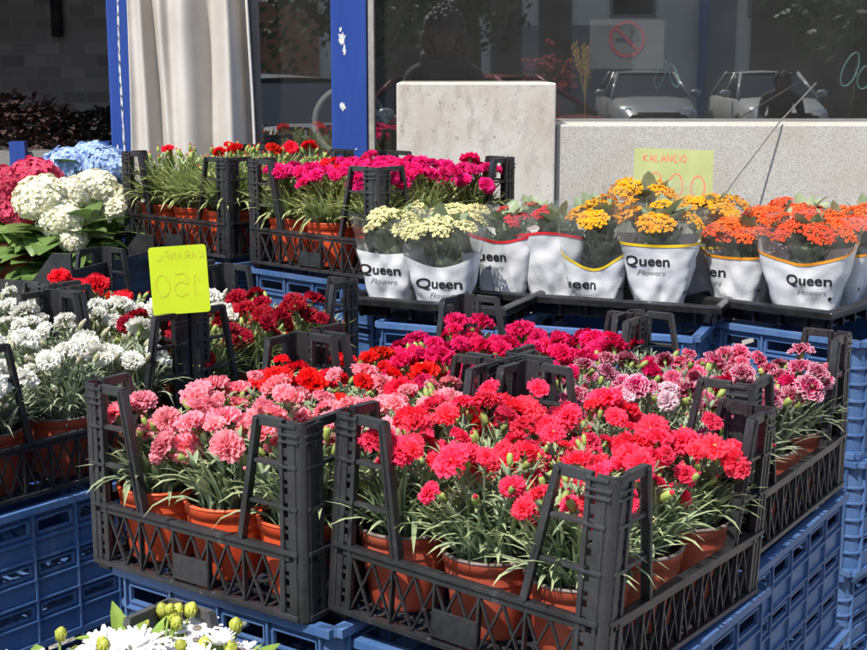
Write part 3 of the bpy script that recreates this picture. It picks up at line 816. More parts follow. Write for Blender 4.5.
kal(T1, 1.013, -.108, -.066, 'redk', 'red kalanchoe in crumpled sleeve beside the first yellow kalanchoe', (.176, .158), 8, print_at=None, w=1.052)
kal(T1, 1.013, -.004, -.080, 'yellow', 'yellow kalanchoe with green leaves spilling over the dip of its sleeve', (.100, .168), 9, print_at=-.035, w=1.08, lift=.025)
kal(T1, 1.013, .135, -.075, 'yellow', 'yellow kalanchoe in printed sleeve standing next to the orange tray', (.160, .170), 10, print_at=-.02, turn=.1, w=1.12, lift=.02)
kal(T1, 1.013, -.20, .075, 'redk', 'red kalanchoe behind the first red one', (.14, .15), 11, print_at=None, w=1.055)
kal(T1, 1.013, -.065, .075, 'redk', 'red kalanchoe at the back between red and yellow', (.14, .15), 12, print_at=None, w=1.055)
kal(T1, 1.013, .075, .075, 'yellow', 'yellow kalanchoe at the back under the green price card', (.14, .15), 13, print_at=None, w=1.05, lift=.055)
kal(T1, 1.013, .21, .080, 'yellow', 'yellow kalanchoe at the back right corner beside the orange ones', (.14, .15), 14, print_at=None, w=1.05, lift=.03)
kal(T2, 1.013, -.082, -.148, 'orange', 'orange kalanchoe in sleeve with orange band, front left of its tray', (.128, .138), 15, print_at=-.058, w=1.0, lift=-.015)
kal(T2, 1.013, .072, -.142, 'orange', 'orange kalanchoe in largest printed sleeve, front right of its tray', (.130, .172), 16, print_at=.012, w=1.3, turn=.12, lift=-.005)
kal(T2, 1.013, -.078, .0, 'orange', 'orange kalanchoe in the middle left of its tray', (.13, .135), 17, print_at=None, w=1.0, lift=-.01)
kal(T2, 1.013, .080, .01, 'orange', 'orange kalanchoe in printed sleeve cut by the right edge', (.13, .14), 18, print_at=-.03, w=.95)
kal(T2, 1.013, -.078, .145, 'orange', 'orange kalanchoe at the back left of its tray', (.13, .135), 19, print_at=None, w=1.05)
kal(T2, 1.013, .078, .155, 'orange', 'orange kalanchoe at the back right of its tray', (.13, .135), 20, print_at=None, w=1.05)

# ------------------------------------------------------------------ hydrangeas
HM = {'white': petal('cream hydrangea petal', (.72, .68, .34), (.86, .83, .66), trans=.25, var=.05), 'blue': petal('blue hydrangea petal', (.52, .60, .66), (.40, .53, .80), trans=.25, var=.05),
      'pink': petal('rose hydrangea petal', (.50, .12, .12), (.66, .06, .13), trans=.25, var=.1)}
def mophead(key, seed, r=.068):
    q = random.Random(seed); b = MB(); N = 150
    for k in range(N):
        z = 1 - 1.55 * (k + .5) / N; rr = math.sqrt(max(0, 1 - z * z)); az = k * 2.399
        nrm = Vector((rr * cos(az), rr * sin(az), z)); c = Vector((nrm.x * r, nrm.y * r, nrm.z * r * .82)) * q.uniform(.86, 1.08)
        nrm = (nrm + Vector((q.uniform(-.4, .4), q.uniform(-.4, .4), q.uniform(-.4, .4)))).normalized()
        u = nrm.orthogonal().normalized(); v = nrm.cross(u); a0 = q.random() * 6
        for p in range(4):
            a = a0 + pi / 2 * p; d = u * cos(a) + v * sin(a); s_ = nrm.cross(d); L = q.uniform(.013, .018); tw = q.uniform(-.25, .25)
            s_ = (s_ + nrm * tw).normalized(); b0 = len(b.v)
            b.vert(c, .0); b.vert(c + d * L * .45 + s_ * L * .5 + nrm * .002, .6); b.vert(c + d * L * .95 + s_ * L * .35, 1); b.vert(c + d * L * 1.02 - nrm * .001, 1); b.vert(c + d * L * .95 - s_ * L * .35, 1); b.vert(c + d * L * .45 - s_ * L * .5 + nrm * .002, .6)
            b.face((b0, b0 + 1, b0 + 2, b0 + 3)); b.face((b0, b0 + 3, b0 + 4, b0 + 5))
    return b.mesh('flower_head', HM[key], False)
def hydrangea(loc, key, label, heads, seed, nleaf=16, leafz=(.12, .26)):
    q = random.Random(seed); t = thing('potted_hydrangea', label, 'potted plant', loc, 0, 'hydrangeas beside the doorway')
    pm, rm, so = POT['brown']; put('pot', pm, t, scale=1.15); put('soil', so, t, scale=1.15)
    b = MB()
    for i in range(nleaf):
        az = q.random() * 6.28; broad_leaf(b, (.03 * cos(az), .03 * sin(az), q.uniform(*leafz)), az, q.uniform(.10, .17), q.uniform(.036, .052), R(q.uniform(0, 55)), R(q.uniform(20, 95)), seg=7, cup=.15)
    for p, s in heads: b.tube([(0, 0, .1), (p[0] * .6, p[1] * .6, p[2] * .6), (p[0], p[1], p[2] - .02)], .003, 6)
    put('foliage', b.mesh('foliage', M['hydleaf'], True), t)
    for i, (p, s) in enumerate(heads):
        d = Vector((p[0], p[1] - .06, .25)).normalized()
        put('flower_head', mophead(key, seed * 10 + i), t, p, d.to_track_quat('Z', 'Y').to_euler(), s)
    return t
HZ = .98
hydrangea((-.955, 3.48, HZ - .04), 'white', 'cream hydrangea with two large heads and a drooping lower one', [((-.035, -.04, .285), .92), ((.015, -.05, .235), .80), ((.05, -.07, .185), .55), ((.03, .02, .29), .7)], 3, 60, (.05, .19))
hydrangea((-.915, 3.74, HZ - .035), 'white', 'cream hydrangea partly hidden behind the corner post of a black crate', [((.0, -.04, .28), .85), ((.065, -.03, .235), .85), ((-.05, .02, .28), .6)], 4, 30, (.06, .2))
hydrangea((-1.03, 4.02, HZ - .0), 'blue', 'pale blue hydrangea behind the cream ones', [((-.04, -.02, .28), 1.0), ((.08, -.02, .28), 1.0), ((.02, .05, .295), .95)], 5, 20)
hydrangea((-1.12, 3.66, HZ - .01), 'pink', 'rose pink hydrangea at the left edge', [((-.02, -.05, .26), 1.0), ((.06, .0, .285), .95), ((-.1, -.02, .24), 1.0), ((.03, -.07, .215), .8)], 6, 40, (.05, .2))
# the solid black crate the hydrangeas stand in
b = MB()
HW, HD = .56, .40
pr = [(-HW / 2, .0), (-HW / 2, .16), (-HW / 2 + .05, .16), (-HW / 2 + .11, .09), (HW / 2 - .11, .09), (HW / 2 - .05, .16), (HW / 2, .16), (HW / 2, 0)]
def wallpoly(y0, y1, sc_):
    f0 = [b.vert((x * sc_, y0, z)) for x, z in pr]; f1 = [b.vert((x * sc_, y1, z)) for x, z in pr]
    b.face(f0); b.face(f1[::-1])
    for i in range(len(pr)): b.face((f0[i], f1[i], f1[(i + 1) % len(pr)], f0[(i + 1) % len(pr)]))
wallpoly(-HD / 2, -HD / 2 + .008, 1); wallpoly(HD / 2 - .008, HD / 2, 1)
b.box(-HW / 2, -HW / 2 + .008, -HD / 2 + .008, HD / 2 - .008, 0, .12); b.box(HW / 2 - .008, HW / 2, -HD / 2 + .008, HD / 2 - .008, 0, .12)
b.box(-HW / 2 + .008, HW / 2 - .008, -HD / 2 + .008, HD / 2 - .008, 0, .008)
o = tag(b.build('solid_crate', M['black']), 'solid sided black crate with slanted cut handle under the hydrangeas', 'crate'); o.location = (-1.06, 3.48, .955); o.rotation_euler = (0, 0, R(-18))
blue_crate(-1.06, 3.55, .95, R(18), 'blue crate right under the solid black hydrangea crate', (1.3, 1, 1))

# ------------------------------------------------------------------ white daisies at the bottom
M['osteo'] = petal('white daisy petal', (.70, .66, .72), (.84, .83, .82), trans=.2, var=.04)
M['osteoeye'] = noisy('dark daisy eye', (.05, .05, .10), (.30, .25, .12), 300, .7, .5)
def daisy(seed, openn):
    q = random.Random(seed); b = MB()
    for k in range(17):
        a = 2 * pi * k / 17 + q.uniform(-.06, .06); L = .026 * q.uniform(.9, 1.1); lift = R(openn + q.uniform(-10, 10)); s0 = len(b.v)
        for i in range(5):
            s = i / 4; w = .0036 * (sin(pi * (.12 + .8 * s)) ** .6); r = .003 + L * s * cos(lift); z = L * s * sin(lift) - .004 * s * s
            for t_ in (-1, 0, 1): b.vert((r * cos(a) - w * t_ * sin(a), r * sin(a) + w * t_ * cos(a), z - (0 if t_ else .0009)), s)
        for i in range(4):
            for j in range(2): b.face((s0 + 3 * i + j, s0 + 3 * i + j + 1, s0 + 3 * i + j + 4, s0 + 3 * i + j + 3), 0)
    b.ball((0, 0, .001), .0055, 6, 1, (1, 1, .5)); b.lathe([(.001, -.008), (.004, -.005), (.005, .0)], 8, 2)
    return b.mesh('flower', [M['osteo'], M['osteoeye'], M['calyx']], True)
DA = [daisy(1, 5), daisy(2, 20), daisy(3, 45), daisy(4, -8)]
b = MB(); b.lathe([(.0015, 0), (.006, .004), (.0085, .011), (.0065, .019), (.0015, .023)], 10)
for k in range(10):
    a = 2 * pi * k / 10; b.bar((.006 * cos(a), .006 * sin(a), .003), (.0078 * cos(a), .0078 * sin(a), .016), .0022, .0016, (cos(a), sin(a), 0))
M['osteobud'] = leafmat('yellow green daisy bud', (.36, .40, .04), (.52, .52, .10), trans=.1, scale=80)
OB = b.mesh('bud', M['osteobud'], True)
CR['O'] = black_crate((-.318, 1.420, .59), R(35), 'grey crate of white daisies low at the bottom left')
for ch in CR['O'].children:
    ch.data = ch.data.copy(); ch.data.materials[0] = M['grey']
q = random.Random(21)
for (lx, ly, lab) in ((-.12, .15, 'white daisy plant with yellow buds, back left of the low grey crate'), (.01, .155, 'white daisy plant in the back middle of the low grey crate'), (.135, .14, 'white daisy plant at the back right of the low grey crate'), (-.125, .01, 'white daisy plant nearest the left edge of the low grey crate'), (.0, .0, 'white daisy plant in the centre of the low grey crate')):
    t = thing('potted_daisy', lab, 'potted plant', in_crate(CR['O'], lx - .045, ly - .012), 0, 'daisies in the low grey crate')
    pm, rm, so = POT['brown']; put('pot', pm, t); put('soil', so, t)
    b = MB(); items = []
    for i in range(26):
        az = q.random() * 6.28; rr = .085 * math.sqrt(q.random()); topz = q.uniform(.215, .262)
        p = Vector((rr * cos(az), rr * sin(az), topz)); m_ = Vector((rr * .5 * cos(az), rr * .5 * sin(az), .16))
        b.tube([(rr * .2 * cos(az), rr * .2 * sin(az), .09), m_, p], .0017, 5); items.append((p, az, i))
        for k in range(5):
            a = q.random() * 6.28; pp = m_.lerp(p, q.random() * .7); broad_leaf(b, pp, a, q.uniform(.03, .05), q.uniform(.006, .010), R(q.uniform(10, 70)), R(q.uniform(0, 60)), seg=4)
    for i in range(110):
        a = q.random() * 6.28; r0 = q.random() * .07; broad_leaf(b, (r0 * cos(a), r0 * sin(a), q.uniform(.10, .225)), a, q.uniform(.035, .06), q.uniform(.008, .012), R(q.uniform(0, 70)), R(q.uniform(10, 70)), seg=4)
    put('foliage', b.mesh('foliage', M['osteoleaf'], True), t)
    for p, az, i in items:
        d = Vector((cos(az) * .3 + q.uniform(-.3, .3), sin(az) * .3 - .35, 1)).normalized(); e = d.to_track_quat('Z', 'Y').to_euler()
        if i % 2: put('flower', q.choice(DA), t, p + d * .006, e, q.uniform(.85, 1.1))
        else: put('bud', OB, t, p, e, q.uniform(.75, 1.1))

# ------------------------------------------------------------------ handwriting strokes
GL = {'K': [[(0, 0), (0, 1)], [(.62, 1), (.02, .45), (.66, 0)]], 'A': [[(0, 0), (.33, 1), (.68, 0)], [(.14, .36), (.54, .36)]], 'R': [[(0, 0), (0, 1), (.5, .95), (.56, .7), (.45, .52), (.03, .48), (.62, 0)]],
      'N': [[(0, 0), (0, 1), (.6, .02), (.6, 1)]], 'F': [[(0, 0), (0, 1), (.55, 1)], [(0, .52), (.45, .54)]], 'I': [[(.1, 0), (.1, .75)], [(.08, .98), (.12, 1.02)]], 'L': [[(0, 1), (0, 0), (.52, .02)]],
      'C': [[(.58, .85), (.35, 1), (.08, .8), (0, .45), (.12, .1), (.38, 0), (.6, .14)]], 'Ç': [[(.58, .85), (.35, 1), (.08, .8), (0, .45), (.12, .1), (.38, 0), (.6, .14)], [(.34, 0), (.4, -.14), (.28, -.22)]],
      'O': [[(.32, 1), (.08, .82), (0, .48), (.1, .12), (.34, 0), (.58, .16), (.66, .5), (.56, .84), (.32, 1)]], '0': [[(.3, 1), (.06, .8), (0, .45), (.1, .1), (.32, 0), (.52, .16), (.6, .5), (.5, .84), (.3, 1)]],
      '1': [[(.0, .72), (.22, 1), (.22, 0)]], '5': [[(.55, 1), (.1, 1), (.04, .56), (.32, .62), (.56, .44), (.54, .14), (.28, 0), (0, .1)]], '2': [[(.02, .78), (.22, 1), (.48, .92), (.52, .68), (.3, .36), (0, .0), (.56, .02)]]}
def strokes(s, x, z, size, wid, flip=False, gap=.3, seed=1):
    """ribbon handwriting in the xz plane, facing -y; flip mirrors it left to right"""
    q = random.Random(seed); b = MB(); cx = 0; paths = []
    for ch in s:
        g = GL[ch]; w = max(p[0] for st in g for p in st)
        jz = q.uniform(-.06, .06)
        for st in g: paths.append([(cx + p[0] + q.uniform(-.03, .03), p[1] + jz + q.uniform(-.03, .03)) for p in st])
        cx += w + gap
    for st in paths:
        pts = [Vector((x + (p[0] - (cx - gap) / 2) * size * (-1 if flip else 1), 0, z + p[1] * size)) for p in st]
        fine = []
        for i in range(len(pts) - 1):
            p0, p1, p2, p3 = pts[max(i - 1, 0)], pts[i], pts[i + 1], pts[min(i + 2, len(pts) - 1)]
            for k in range(4):
                t_ = k / 4; fine.append(.5 * ((2 * p1) + (p2 - p0) * t_ + (2 * p0 - 5 * p1 + 4 * p2 - p3) * t_ * t_ + (3 * p1 - p0 - 3 * p2 + p3) * t_ ** 3))
        fine.append(pts[-1])
        pr_ = None
        for i, p in enumerate(fine):
            d = (fine[min(i + 1, len(fine) - 1)] - fine[max(i - 1, 0)]).normalized(); n_ = Vector((-d.z, 0, d.x)) * wid / 2 * (1 + .55 * noise.noise(Vector((p.x * 130, p.z * 130, seed))))
            cur = (b.vert(p + n_), b.vert(p - n_))
            if pr_: b.face((pr_[0], pr_[1], cur[1], cur[0]))
            pr_ = cur
    return b
def card(w, h, th_, r=.006):
    b = MB(); pts = []
    for cx, cz, a0 in ((w / 2 - r, h - r, 0), (-w / 2 + r, h - r, pi / 2), (-w / 2 + r, r, pi), (w / 2 - r, r, 1.5 * pi)):
        for k in range(5): a = a0 + pi / 2 * k / 4; pts.append((cx + r * cos(a), cz + r * sin(a)))
    f = [b.vert((x, -th_ / 2, z)) for x, z in pts]; g = [b.vert((x, th_ / 2, z)) for x, z in pts]
    b.face(f[::-1]); b.face(g)
    for i in range(len(pts)): b.face((f[i], f[(i + 1) % len(pts)], g[(i + 1) % len(pts)], g[i]))
    return b
t = NT('fluorescent yellow card'); f = t.noise(14, 4)
bs = t.n('ShaderNodeBsdfPrincipled', Roughness=.5); cc = t.ramp(f, [(.3, (.53, .67, .012)), (.7, (.60, .73, .018))]); t.l(cc, bs.inputs['Base Color'])
tl = t.n('ShaderNodeBsdfTranslucent'); t.l(cc, tl.inputs[0]); mx = t.n('ShaderNodeMixShader'); mx.inputs[0].default_value = .25
t.l(bs.outputs[0], mx.inputs[1]); t.l(tl.outputs[0], mx.inputs[2]); t.l(mx.outputs[0], t.out.inputs[0]); M['yellowcard'] = t.m
M['yellowink'] = noisy('olive bleed of marker ink', (.40, .40, .01), (.50, .52, .015), 90, .6, 0)
M['greencard'] = noisy('pale green card', (.31, .34, .12), (.37, .39, .16), 12, .55, .05)
M['redink'] = noisy('red marker ink', (.58, .13, .06), (.66, .20, .10), 60, .6, 0)
t = thing('price_card', 'fluorescent yellow price card with mirrored writing and 150 on black posts', 'price card', (-.453, 2.43, 1.112), R(4), 'handwritten price cards')
t.rotation_euler = (R(-8), R(-3.5), R(4))
put('card', card(.103, .122, .0025).mesh('card', M['yellowcard']), t)
put('handwriting', strokes('KARANFIL', .004, .098, .0125, .0013, True, .32, 3).mesh('handwriting', M['yellowink']), t, (0, -.0018, 0))
put('price', strokes('150', -.004, .030, .040, .0022, True, .28, 4).mesh('price', M['yellowink']), t, (0, -.0018, 0))
t = thing('price_card', 'pale green price card reading KALANÇİO leaning on the granite ledge', 'price card', (.672, 3.86, 1.13), 0, 'handwritten price cards')
t.rotation_euler = (R(-14), R(1.5), R(-6))
put('card', card(.222, .195, .003, .003).mesh('card', M['greencard']), t)
put('handwriting', strokes('KALANÇIO', -.025, .158, .0185, .0030, False, .28, 5).mesh('handwriting', M['redink']), t, (0, -.002, 0))
put('price', strokes('200', .01, .058, .066, .0042, False, .34, 6).mesh('price', M['redink']), t, (0, -.002, 0))

# ------------------------------------------------------------------ shop front
GY = 4.30           # glass plane
t = NT('shop window glass')
tr = t.n('ShaderNodeBsdfTransparent'); tr.inputs[0].default_value = (.80, .81, .80, 1)
gl = t.n('ShaderNodeBsdfGlossy', Roughness=.012); gl.inputs[0].default_value = (1, 1, 1, 1)
m1 = t.n('ShaderNodeMixShader'); m1.inputs[0].default_value = .25
f = t.noise(3, 4, .6); dfu = t.n('ShaderNodeBsdfDiffuse'); dfu.inputs[0].default_value = (.5, .48, .45, 1)
m2 = t.n('ShaderNodeMixShader'); t.l(t.ramp(f, [(.3, (.012,) * 3), (.75, (.04,) * 3)]), m2.inputs[0])
t.l(tr.outputs[0], m1.inputs[1]); t.l(gl.outputs[0], m1.inputs[2]); t.l(m1.outputs[0], m2.inputs[1]); t.l(dfu.outputs[0], m2.inputs[2]); t.l(m2.outputs[0], t.out.inputs[0]); M['glass'] = t.m
t = NT('speckled granite'); f1 = t.noise(420, 2, .6); f2 = t.noise(5, 5, .65); f3 = t.noise(120, 3, .7)
c = t.ramp(f1, [(.36, (.26, .245, .22)), (.46, (.44, .42, .375)), (.6, (.53, .505, .46)), (.72, (.62, .60, .555))])
c = t.mix(t.ramp(f3, [(.58, (0, 0, 0)), (.7, (.5, .5, .5))]), c, (.26, .24, .22))
c = t.mix(t.ramp(f2, [(.45, (0, 0, 0)), (.75, (.45, .45, .45))]), c, (.36, .31, .25))
t.bsdf(c, .55, t.bump(f3, .25, .001)); M['granite'] = t.m
t = NT('pale worn stone'); f1 = t.noise(300, 3, .65); f2 = t.noise(4.5, 6, .7); f3 = t.noise(30, 5, .7, sc=(1, 1, .4))
c = t.ramp(f1, [(.34, (.42, .395, .35)), (.5, (.57, .545, .495)), (.68, (.64, .615, .565))])
c = t.mix(t.ramp(f2, [(.40, (0, 0, 0)), (.70, (.85, .85, .85))]), c, (.40, .335, .265))
c = t.mix(t.ramp(f3, [(.50, (0, 0, 0)), (.66, (.6, .6, .6))]), c, (.33, .295, .26))
f4 = t.noise(60, 4, .6); c = t.mix(t.ramp(f4, [(.64, (0, 0, 0)), (.68, (.7, .7, .7))]), c, (.22, .20, .18))
t.bsdf(c, .6, t.bump(f3, .6, .003)); M['stone'] = t.m
t = NT('blue painted metal'); f1 = t.noise(3, 5, .7, sc=(4, 4, .5)); f2 = t.noise(60, 3)
t.bsdf(t.ramp(f1, [(.3, (.018, .05, .24)), (.7, (.03, .075, .31))]), .35, t.bump(f2, .12, .0008)); M['bluepaint'] = t.m
M['chip'] = noisy('bare chipped patch', (.42, .43, .45), (.70, .70, .70), 40, .6, .2)
M['steel'] = noisy('dull aluminium', (.24, .23, .21), (.36, .35, .32), 30, .45, .1)
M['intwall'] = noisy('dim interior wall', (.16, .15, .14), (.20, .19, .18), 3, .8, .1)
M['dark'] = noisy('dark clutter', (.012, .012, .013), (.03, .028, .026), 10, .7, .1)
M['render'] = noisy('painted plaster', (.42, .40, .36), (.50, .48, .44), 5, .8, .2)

def solid(name, x0, x1, y0, y1, z0, z1, m, bev=.003):
    b = MB(); b.box(x0, x1, y0, y1, z0, z1); o = b.build(name, M[m] if isinstance(m, str) else m)
    if bev: bevel(o, bev)
    return o
ground = MB(); ground.grid(lambda u, v: (-60 + 120 * u, -60 + 120 * v, 0), 2, 2)
t = NT('paving'); tc = t.n('ShaderNodeTexCoord'); br = t.n('ShaderNodeTexBrick', Scale=2.5); br.inputs['Color1'].default_value = (.22, .20, .19, 1); br.inputs['Color2'].default_value = (.46, .43, .395, 1); br.inputs['Mortar'].default_value = (.12, .11, .1, 1); br.inputs['Mortar Size'].default_value = .012
t.l(tc.outputs['Object'], br.inputs[0]); f = t.noise(4, 5); t.bsdf(t.mix(f, br.outputs[0], (.17, .155, .14)), .85); M['paving'] = t.m
struct(ground.build('ground', M['paving']))
M['asphalt'] = noisy('asphalt', (.04, .04, .042), (.065, .063, .06), 60, .9, .3)
b = MB(); b.box(-60, 60, -24, -4.5, .002, .006); struct(b.build('road', M['asphalt']))
b = MB(); b.box(-60, 60, -4.5, -4.35, .0, .12); struct(b.build('kerb', M['render']))

# piers, sills, lintel
def pier(name, label, x0, x1, chips):
    t = thing(name, label, 'post', ((x0 + x1) / 2, GY, 0), 0, 'blue posts of the shop front')
    w = (x1 - x0) / 2
    b = MB(); b.box(-w, w, -.06, .06, 0, 3.2); o = put('post_body', b.mesh('post_body', M['bluepaint']), t); bevel(o, .006, 3)
    q = random.Random(len(chips) + 3)
    b = MB()
    for (cx, cz, rx, rz) in chips:
        n = 15; c = b.vert((cx, -.0612, cz)); ring = []
        for k in range(n):
            a = 2 * pi * k / n; s = q.uniform(.55, 1.15); ring.append(b.vert((cx + rx * s * cos(a), -.0612, cz + rz * s * sin(a))))
        for k in range(n): b.face((c, ring[k], ring[(k + 1) % n]))
    put('chipped_paint', b.mesh('chipped_paint', M['chip']), t)
    return t
pier('shop_post', 'blue shop post with a long pale scratch beside the doorway', -.990, -.912, [(.0 + .003 * sin(7 * z), z, .0032, .03) for z in [1.16 + .035 * i for i in range(26)] if not 1.22 < z < 1.26] + [(-.02, 1.3, .003, .015)])
pier('shop_post', 'blue shop post with two pale chips beside the granite block', -.312, -.203, [(-.02, 1.632, .012, .022), (-.013, 1.60, .006, .02), (-.024, 1.66, .004, .008), (-.02, 1.428, .009, .015), (.02, 1.30, .004, .004)])
o = tag(solid('frame_strip', -.200, -.181, GY - .05, GY + .02, 0.9, 3.2, 'steel'), 'grey metal window frame strip beside the chipped blue post', 'window frame')
def window(label, x0, x1, z0, z1):
    t = thing('shop_window', label, 'window', ((x0 + x1) / 2, GY, z0)); w = (x1 - x0) / 2; h = z1 - z0
    b = MB(); b.box(-w, w, 0, .008, 0, h); put('pane', b.mesh('pane', M['glass']), t)
    b = MB(); b.box(-w, w, -.012, .02, -.04, 0); b.box(-w, w, -.012, .02, h, h + .05); put('frame', b.mesh('frame', M['steel']), t)
    return t
window('narrow dark window between curtain and chipped blue post', -.575, -.314, .95, 2.75)
window('large dark shop window above the granite ledge', -.180, 3.2, 1.15, 2.75)
# stone block and ledge
b = MB()
o = solid('stone_block', -.108, .357, 4.04, 4.26, .2, 1.503, 'stone', .006); tag(o, 'upright pale stone block in front of the window', 'stone block')
o = solid('granite_ledge', .361, 3.2, 4.07, 4.28, .2, 1.382, 'granite', .006); tag(o, 'low speckled granite ledge below the large window', 'ledge')
o = solid('plinth_wall', -.30, 3.2, 4.10, 4.285, .0, .198, 'granite', .006); tag(o, 'granite base course under the shop window', 'wall')
wl = thing('shop_facade', 'plaster shop facade above the window and doorway', 'building', (0, GY, 0))
b = MB(); b.box(-6, 3.3, -.05, .25, 2.82, 4.6); put('upper_wall', b.mesh('upper_wall', M['render']), wl)
b = MB(); b.box(3.3, 6, -.05, .25, 0, 4.6); b.box(-6, -2.6, -.05, .25, 0, 2.82); put('side_wall', b.mesh('side_wall', M['render']), wl)
b = MB(); b.box(-.575, -.314, -.02, .06, 0, .9); put('low_wall', b.mesh('low_wall', M['granite']), wl)
# interior
t = NT('white painted brick'); tc = t.n('ShaderNodeTexCoord'); mp = t.n('ShaderNodeMapping'); mp.inputs['Rotation'].default_value = (R(90), 0, 0); t.l(tc.outputs['Object'], mp.inputs[0])
br = t.n('ShaderNodeTexBrick', Scale=4.2); br.inputs['Color1'].default_value = (.28, .26, .24, 1); br.inputs['Color2'].default_value = (.49, .46, .42, 1); br.inputs['Mortar'].default_value = (.40, .375, .34, 1); br.inputs['Mortar Size'].default_value = .02; t.l(mp.outputs[0], br.inputs[0])
t.bsdf(br.outputs[0], .7, t.bump(br.outputs['Fac'], .5, .004)); M['brick'] = t.m
rm = thing('shop_room', 'dark shop interior with whitewashed brick back wall', 'room', (0, GY, 0))
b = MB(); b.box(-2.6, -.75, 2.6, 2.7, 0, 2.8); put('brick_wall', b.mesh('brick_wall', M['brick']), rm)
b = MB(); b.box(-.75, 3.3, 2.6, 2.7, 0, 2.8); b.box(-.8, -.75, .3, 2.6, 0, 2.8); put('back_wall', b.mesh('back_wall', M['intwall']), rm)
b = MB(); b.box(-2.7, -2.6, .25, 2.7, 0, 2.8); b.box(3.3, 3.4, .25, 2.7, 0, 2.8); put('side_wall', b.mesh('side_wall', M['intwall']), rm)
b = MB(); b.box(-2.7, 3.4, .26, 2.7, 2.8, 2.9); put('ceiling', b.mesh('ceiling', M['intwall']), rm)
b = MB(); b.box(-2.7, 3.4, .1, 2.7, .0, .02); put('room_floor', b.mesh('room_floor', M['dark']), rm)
# curtain
def cur(u, v):
    x = -.925 + .362 * u + .012 * (1 - v) * (u - .5)
    env = .5 + .5 * sin(2.3 * u * pi)
    d = .034 * sin(4.6 * u * u * pi + .7 + .5 * (v - .5) + .35 * sin(3 * v)) + .022 * sin(11 * u * pi + 2.5 * (v - .3) * (u + .3)) * env + .007 * sin(27 * u + 6 * v)
    d += .012 * noise.noise(Vector((u * 5, v * 6, 1)))
    return Vector((x + .012 * sin(5 * v + 7 * u) * (1 - v), 4.19 + d, 1.04 + .02 * sin(9 * u) * (1 - v) + v * 1.7))
t = NT('cream canvas'); f = t.noise(5, 5, .65); w_ = t.noise(500, 2, .5)
t.bsdf(t.ramp(f, [(.3, (.44, .405, .365)), (.65, (.56, .525, .48))]), .85, t.bump(w_, .15, .0006)); M['canvas'] = t.m
M['hem'] = noisy('pale hem tape', (.62, .60, .55), (.70, .68, .63), 60, .8, .2)
ct = thing('curtain', 'cream canvas curtain hanging in folds beside the blue post', 'curtain', (0, 0, 0))
b = MB(); b.grid(cur, 130, 46); o = put('cloth', b.mesh('cloth', M['canvas'], True), ct); sm = o.modifiers.new('thick', 'SOLIDIFY'); sm.thickness = .003
b = MB(); b.tube([cur(1, v / 30) + Vector((.001, -.003, 0)) for v in range(31)], .0045, 6); put('hem', b.mesh('hem', M['hem'], True), ct)
# white hoop, decorations, sign
b = MB(); N = 48; P = 10; rg = []
for i in range(N):
    a = 2 * pi * i / N; rg.append([b.vert(((.108 + .0105 * cos(2 * pi * k / P)) * cos(a), .0105 * sin(2 * pi * k / P), (.108 + .0105 * cos(2 * pi * k / P)) * sin(a))) for k in range(P)])
for i in range(N):
    for k in range(P): b.face((rg[i][k], rg[(i + 1) % N][k], rg[(i + 1) % N][(k + 1) % P], rg[i][(k + 1) % P]))
M['whitepl'] = noisy('white hoop plastic', (.62, .60, .56), (.72, .70, .66), 20, .45, 0)
o = tag(b.build('white_hoop', M['whitepl'], smooth=True), 'white hoop half hidden behind the chipped blue post', 'hoop'); o.location = (-.268, GY + .10, 1.375)
M['signred'] = noisy('sign red', (.55, .04, .05), (.62, .06, .07), 30, .5, 0); M['signwhite'] = noisy('sign white vinyl', (.19, .185, .175), (.23, .22, .21), 12, .5, 0)
sg = thing('no_smoking_sign', 'round red no smoking sign with cigarette stuck inside the window', 'sign', (.598, GY + .022, 1.632))
b = MB(); b.box(-.115, .115, .003, .006, -.09, .06); put('backing', b.mesh('backing', M['signwhite']), sg)
def ringb(b, r0, r1, y, n=48):
    p = None; first = None
    for i in range(n + 1):
        a = 2 * pi * i / n; c = (b.vert((r0 * cos(a), y, r0 * sin(a))), b.vert((r1 * cos(a), y, r1 * sin(a))))
        if p: b.face((p[0], p[1], c[1], c[0]))
        p = c
b = MB(); ringb(b, .047, .056, 0); b.bar((-.034, -.001, .034), (.034, -.001, -.034), .009, .001, (0, 1, 0)); put('prohibition_ring', b.mesh('prohibition_ring', M['signred']), sg)
b = MB(); b.box(-.036, .006, .0008, .0016, -.007, .003); b.box(.028, .036, .0008, .0016, -.007, .003); b.box(.006, .028, .0008, .0016, -.0065, -.005)
for k in range(2): b.tube([(.012 + .012 * k, .001, .01), (.02 + .012 * k, .001, .017), (.012 + .010 * k, .001, .026), (.024 + .01 * k, .001, .034)], .0014, 5)
put('cigarette', b.mesh('cigarette', M['ink']), sg)
M['deepred'] = noisy('dried red flower', (.20, .012, .02), (.34, .03, .045), 60, .7, .2); M['straw'] = noisy('golden wheat', (.50, .30, .03), (.66, .42, .06), 60, .7, .2)
b = MB(); q = random.Random(8)
for i in range(170):
    x = q.uniform(-.085, .085); z = q.random() ** 1.3 * (.09 if abs(x) > .02 else .15); y = q.uniform(-.04, .04); b.ball((x, y, z), q.uniform(.006, .012), 4)
for i in range(16): x = q.uniform(-.07, .07); b.tube([(x * .3, 0, -.25), (x, q.uniform(-.03, .03), .02)], .002, 4)
o = tag(b.build('dried_flowers', M['deepred']), 'dark red dried flower bunch behind the glass', 'dried flowers'); o.location = (.372, GY + .18, 1.48)
b = MB()
